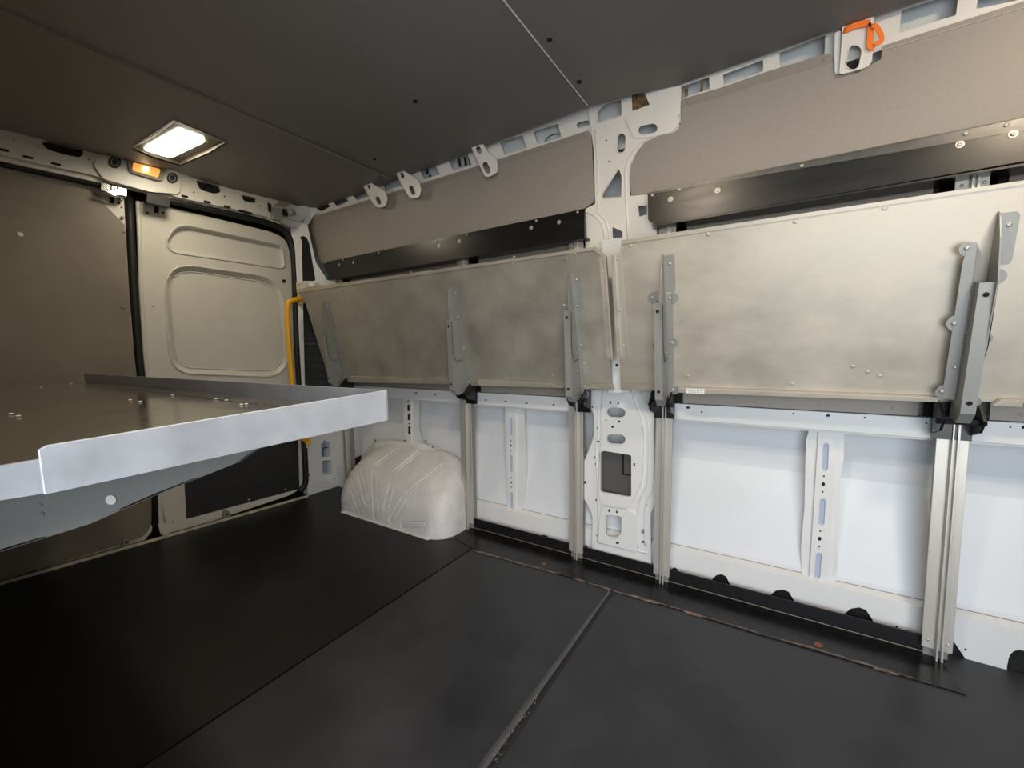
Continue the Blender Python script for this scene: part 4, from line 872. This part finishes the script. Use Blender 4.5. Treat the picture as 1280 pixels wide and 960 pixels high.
# ceiling lamp
cl_ = thing('ceiling_lamp', CE.p(218, 180), 'bright lit rectangular ceiling lamp in a dark bezel near the rear doors', 'lamp')
CL = ZP(1.889, -1)
bz = [(217, 150), (283, 177), (262, 190), (225, 206), (190, 195), (165, 184), (190, 168)]
ln = rnd([(223, 160.5, 4), (254, 172, 5), (256, 177, 4), (215, 196.5, 5), (206, 195, 3), (180, 187, 3), (183, 183, 3)], 3)
bm = bmesh.new(); A = [bm.verts.new(ZP(1.890, -1).p(*q_)) for q_ in bz]; B = [bm.verts.new(ZP(1.905, -1).p(*q_)) for q_ in inset(bz, 5)]
for i in range(len(A)): bm.faces.new([A[i], A[(i+1) % len(A)], B[(i+1) % len(A)], B[i]])
link('recess_rim', bm, 'bezel', cl_)
plate('bezel', ZP(1.903, -1), inset(bz, -1), .003, 'bezel', [ln], parent=cl_, bevel=.002)
plate('lens', ZP(1.899, -1), inset(ln, -.5), .006, 'lens', parent=cl_)
# interior corner fitting near the rear right top
cf = thing('corner_fitting', HB.p(355, 262), 'grey metal fitting in the top rear corner under the ceiling', 'fitting')
x7 = lambda L: crop((330, 220), 5.333, L)
plate('bracket', HB.off(.05), x7([(45, 205), (120, 215), (125, 270), (110, 295), (60, 290)]), .02, 'plastic', parent=cf, bevel=.002)
plate('flap', HB.off(.06), x7([(65, 195), (110, 165), (185, 182), (140, 208)]), .004, 'bezel', parent=cf)
plate('dark_part', HB.off(.045), x7([(122, 215), (158, 222), (160, 268), (126, 258)]), .02, 'black', parent=cf)
tube('cylinder', [HB.off(.06).p(*x7([(175, 225)])[0]), HB.off(.06).p(*x7([(190, 262)])[0])], .022, 'plastic', cf)
plate('plate', HB.off(.03), x7([(155, 215), (330, 180), (340, 262), (230, 300), (165, 275)]), .02, 'white', parent=cf)
plate('dark_slot', HB.off(.052), x7([(25, 175), (50, 190), (48, 245), (30, 235)]), .004, 'hole', parent=cf)

# front dome lamp (ahead of the frame, on the ceiling)
for x_, y_, lab in ((.8, .85, 'lit rectangular ceiling lamp towards the cab'), (-.41, .52, 'lit rectangular ceiling lamp over the middle of the floor')):
    fl_ = thing('ceiling_lamp', (x_, y_, 1.9), lab, 'lamp')
    bm = bmesh.new(); add_box(bm, (x_-.13, y_-.08, 1.885), (x_+.13, y_+.08, 1.90)); link('bezel', bm, 'bezel', fl_, bevel=.004)
    bm = bmesh.new(); add_box(bm, (x_-.11, y_-.06, 1.880), (x_+.11, y_+.06, 1.886)); link('lens', bm, 'lens', fl_)
# pavement outside the open side door
tag(box('ground', (-8, -12, -.75), (10, -.2, -.70), 'outside'), 'grey pavement outside the open side door', 'ground', kind='structure')

# ------------------------------------------------------------------ light
def area(name, loc, tgt, sx, sy, power, col):
    l = bpy.data.lights.new(name, 'AREA'); l.shape = 'RECTANGLE'; l.size = sx; l.size_y = sy; l.energy = power; l.color = col
    o = bpy.data.objects.new(name, l); C.objects.link(o); o.location = loc
    o.rotation_euler = (V(tgt)-V(loc)).to_track_quat('-Z', 'Z').to_euler(); return o
area('daylight_side_door', (.75, -1.1, .75), (.0, 1.8, .45), 2.0, 1.3, 41, (.86, .93, 1.0))
area('dome_light_front', (.8, .85, 1.87), (.6, 1.3, .9), .22, .12, 13, (1, .80, .56))
area('dome_light_middle', (-.41, .52, 1.87), (-.41, .62, .9), .20, .12, 10, (1, .82, .60))
area('dome_light_rear', CE.p(218, 181)-V((0, 0, .02)), CE.p(218, 181)-V((0, -.2, 1)), .18, .12, 3.2, (1, .86, .62))
w = bpy.data.worlds.new('sky'); bpy.context.scene.world = w; w.use_nodes = True
nt = w.node_tree; bg = nt.nodes['Background']; sk = nt.nodes.new('ShaderNodeTexSky'); sk.sky_type = 'NISHITA'; sk.sun_disc = False; sk.sun_elevation = math.radians(40); sk.sun_rotation = 2.6
nt.links.new(sk.outputs[0], bg.inputs[0]); bg.inputs[1].default_value = .2

# ------------------------------------------------------------------ camera
cd = bpy.data.cameras.new('camera'); cam = bpy.data.objects.new('camera', cd); C.objects.link(cam)
cd.sensor_width = 36; cd.lens = F/1280*36; cd.clip_start = .02; cd.sensor_fit = 'HORIZONTAL'
cam.matrix_world = Matrix(((rt.x, up.x, -fw.x, CAM.x), (rt.y, up.y, -fw.y, CAM.y), (rt.z, up.z, -fw.z, CAM.z), (0, 0, 0, 1)))
sc_ = bpy.context.scene; sc_.camera = cam
sc_.view_settings.view_transform = 'Standard'; sc_.view_settings.look = 'None'; sc_.view_settings.exposure = 0
sc_.cycles.max_bounces = 10; sc_.cycles.diffuse_bounces = 6; sc_.cycles.sample_clamp_indirect = 4
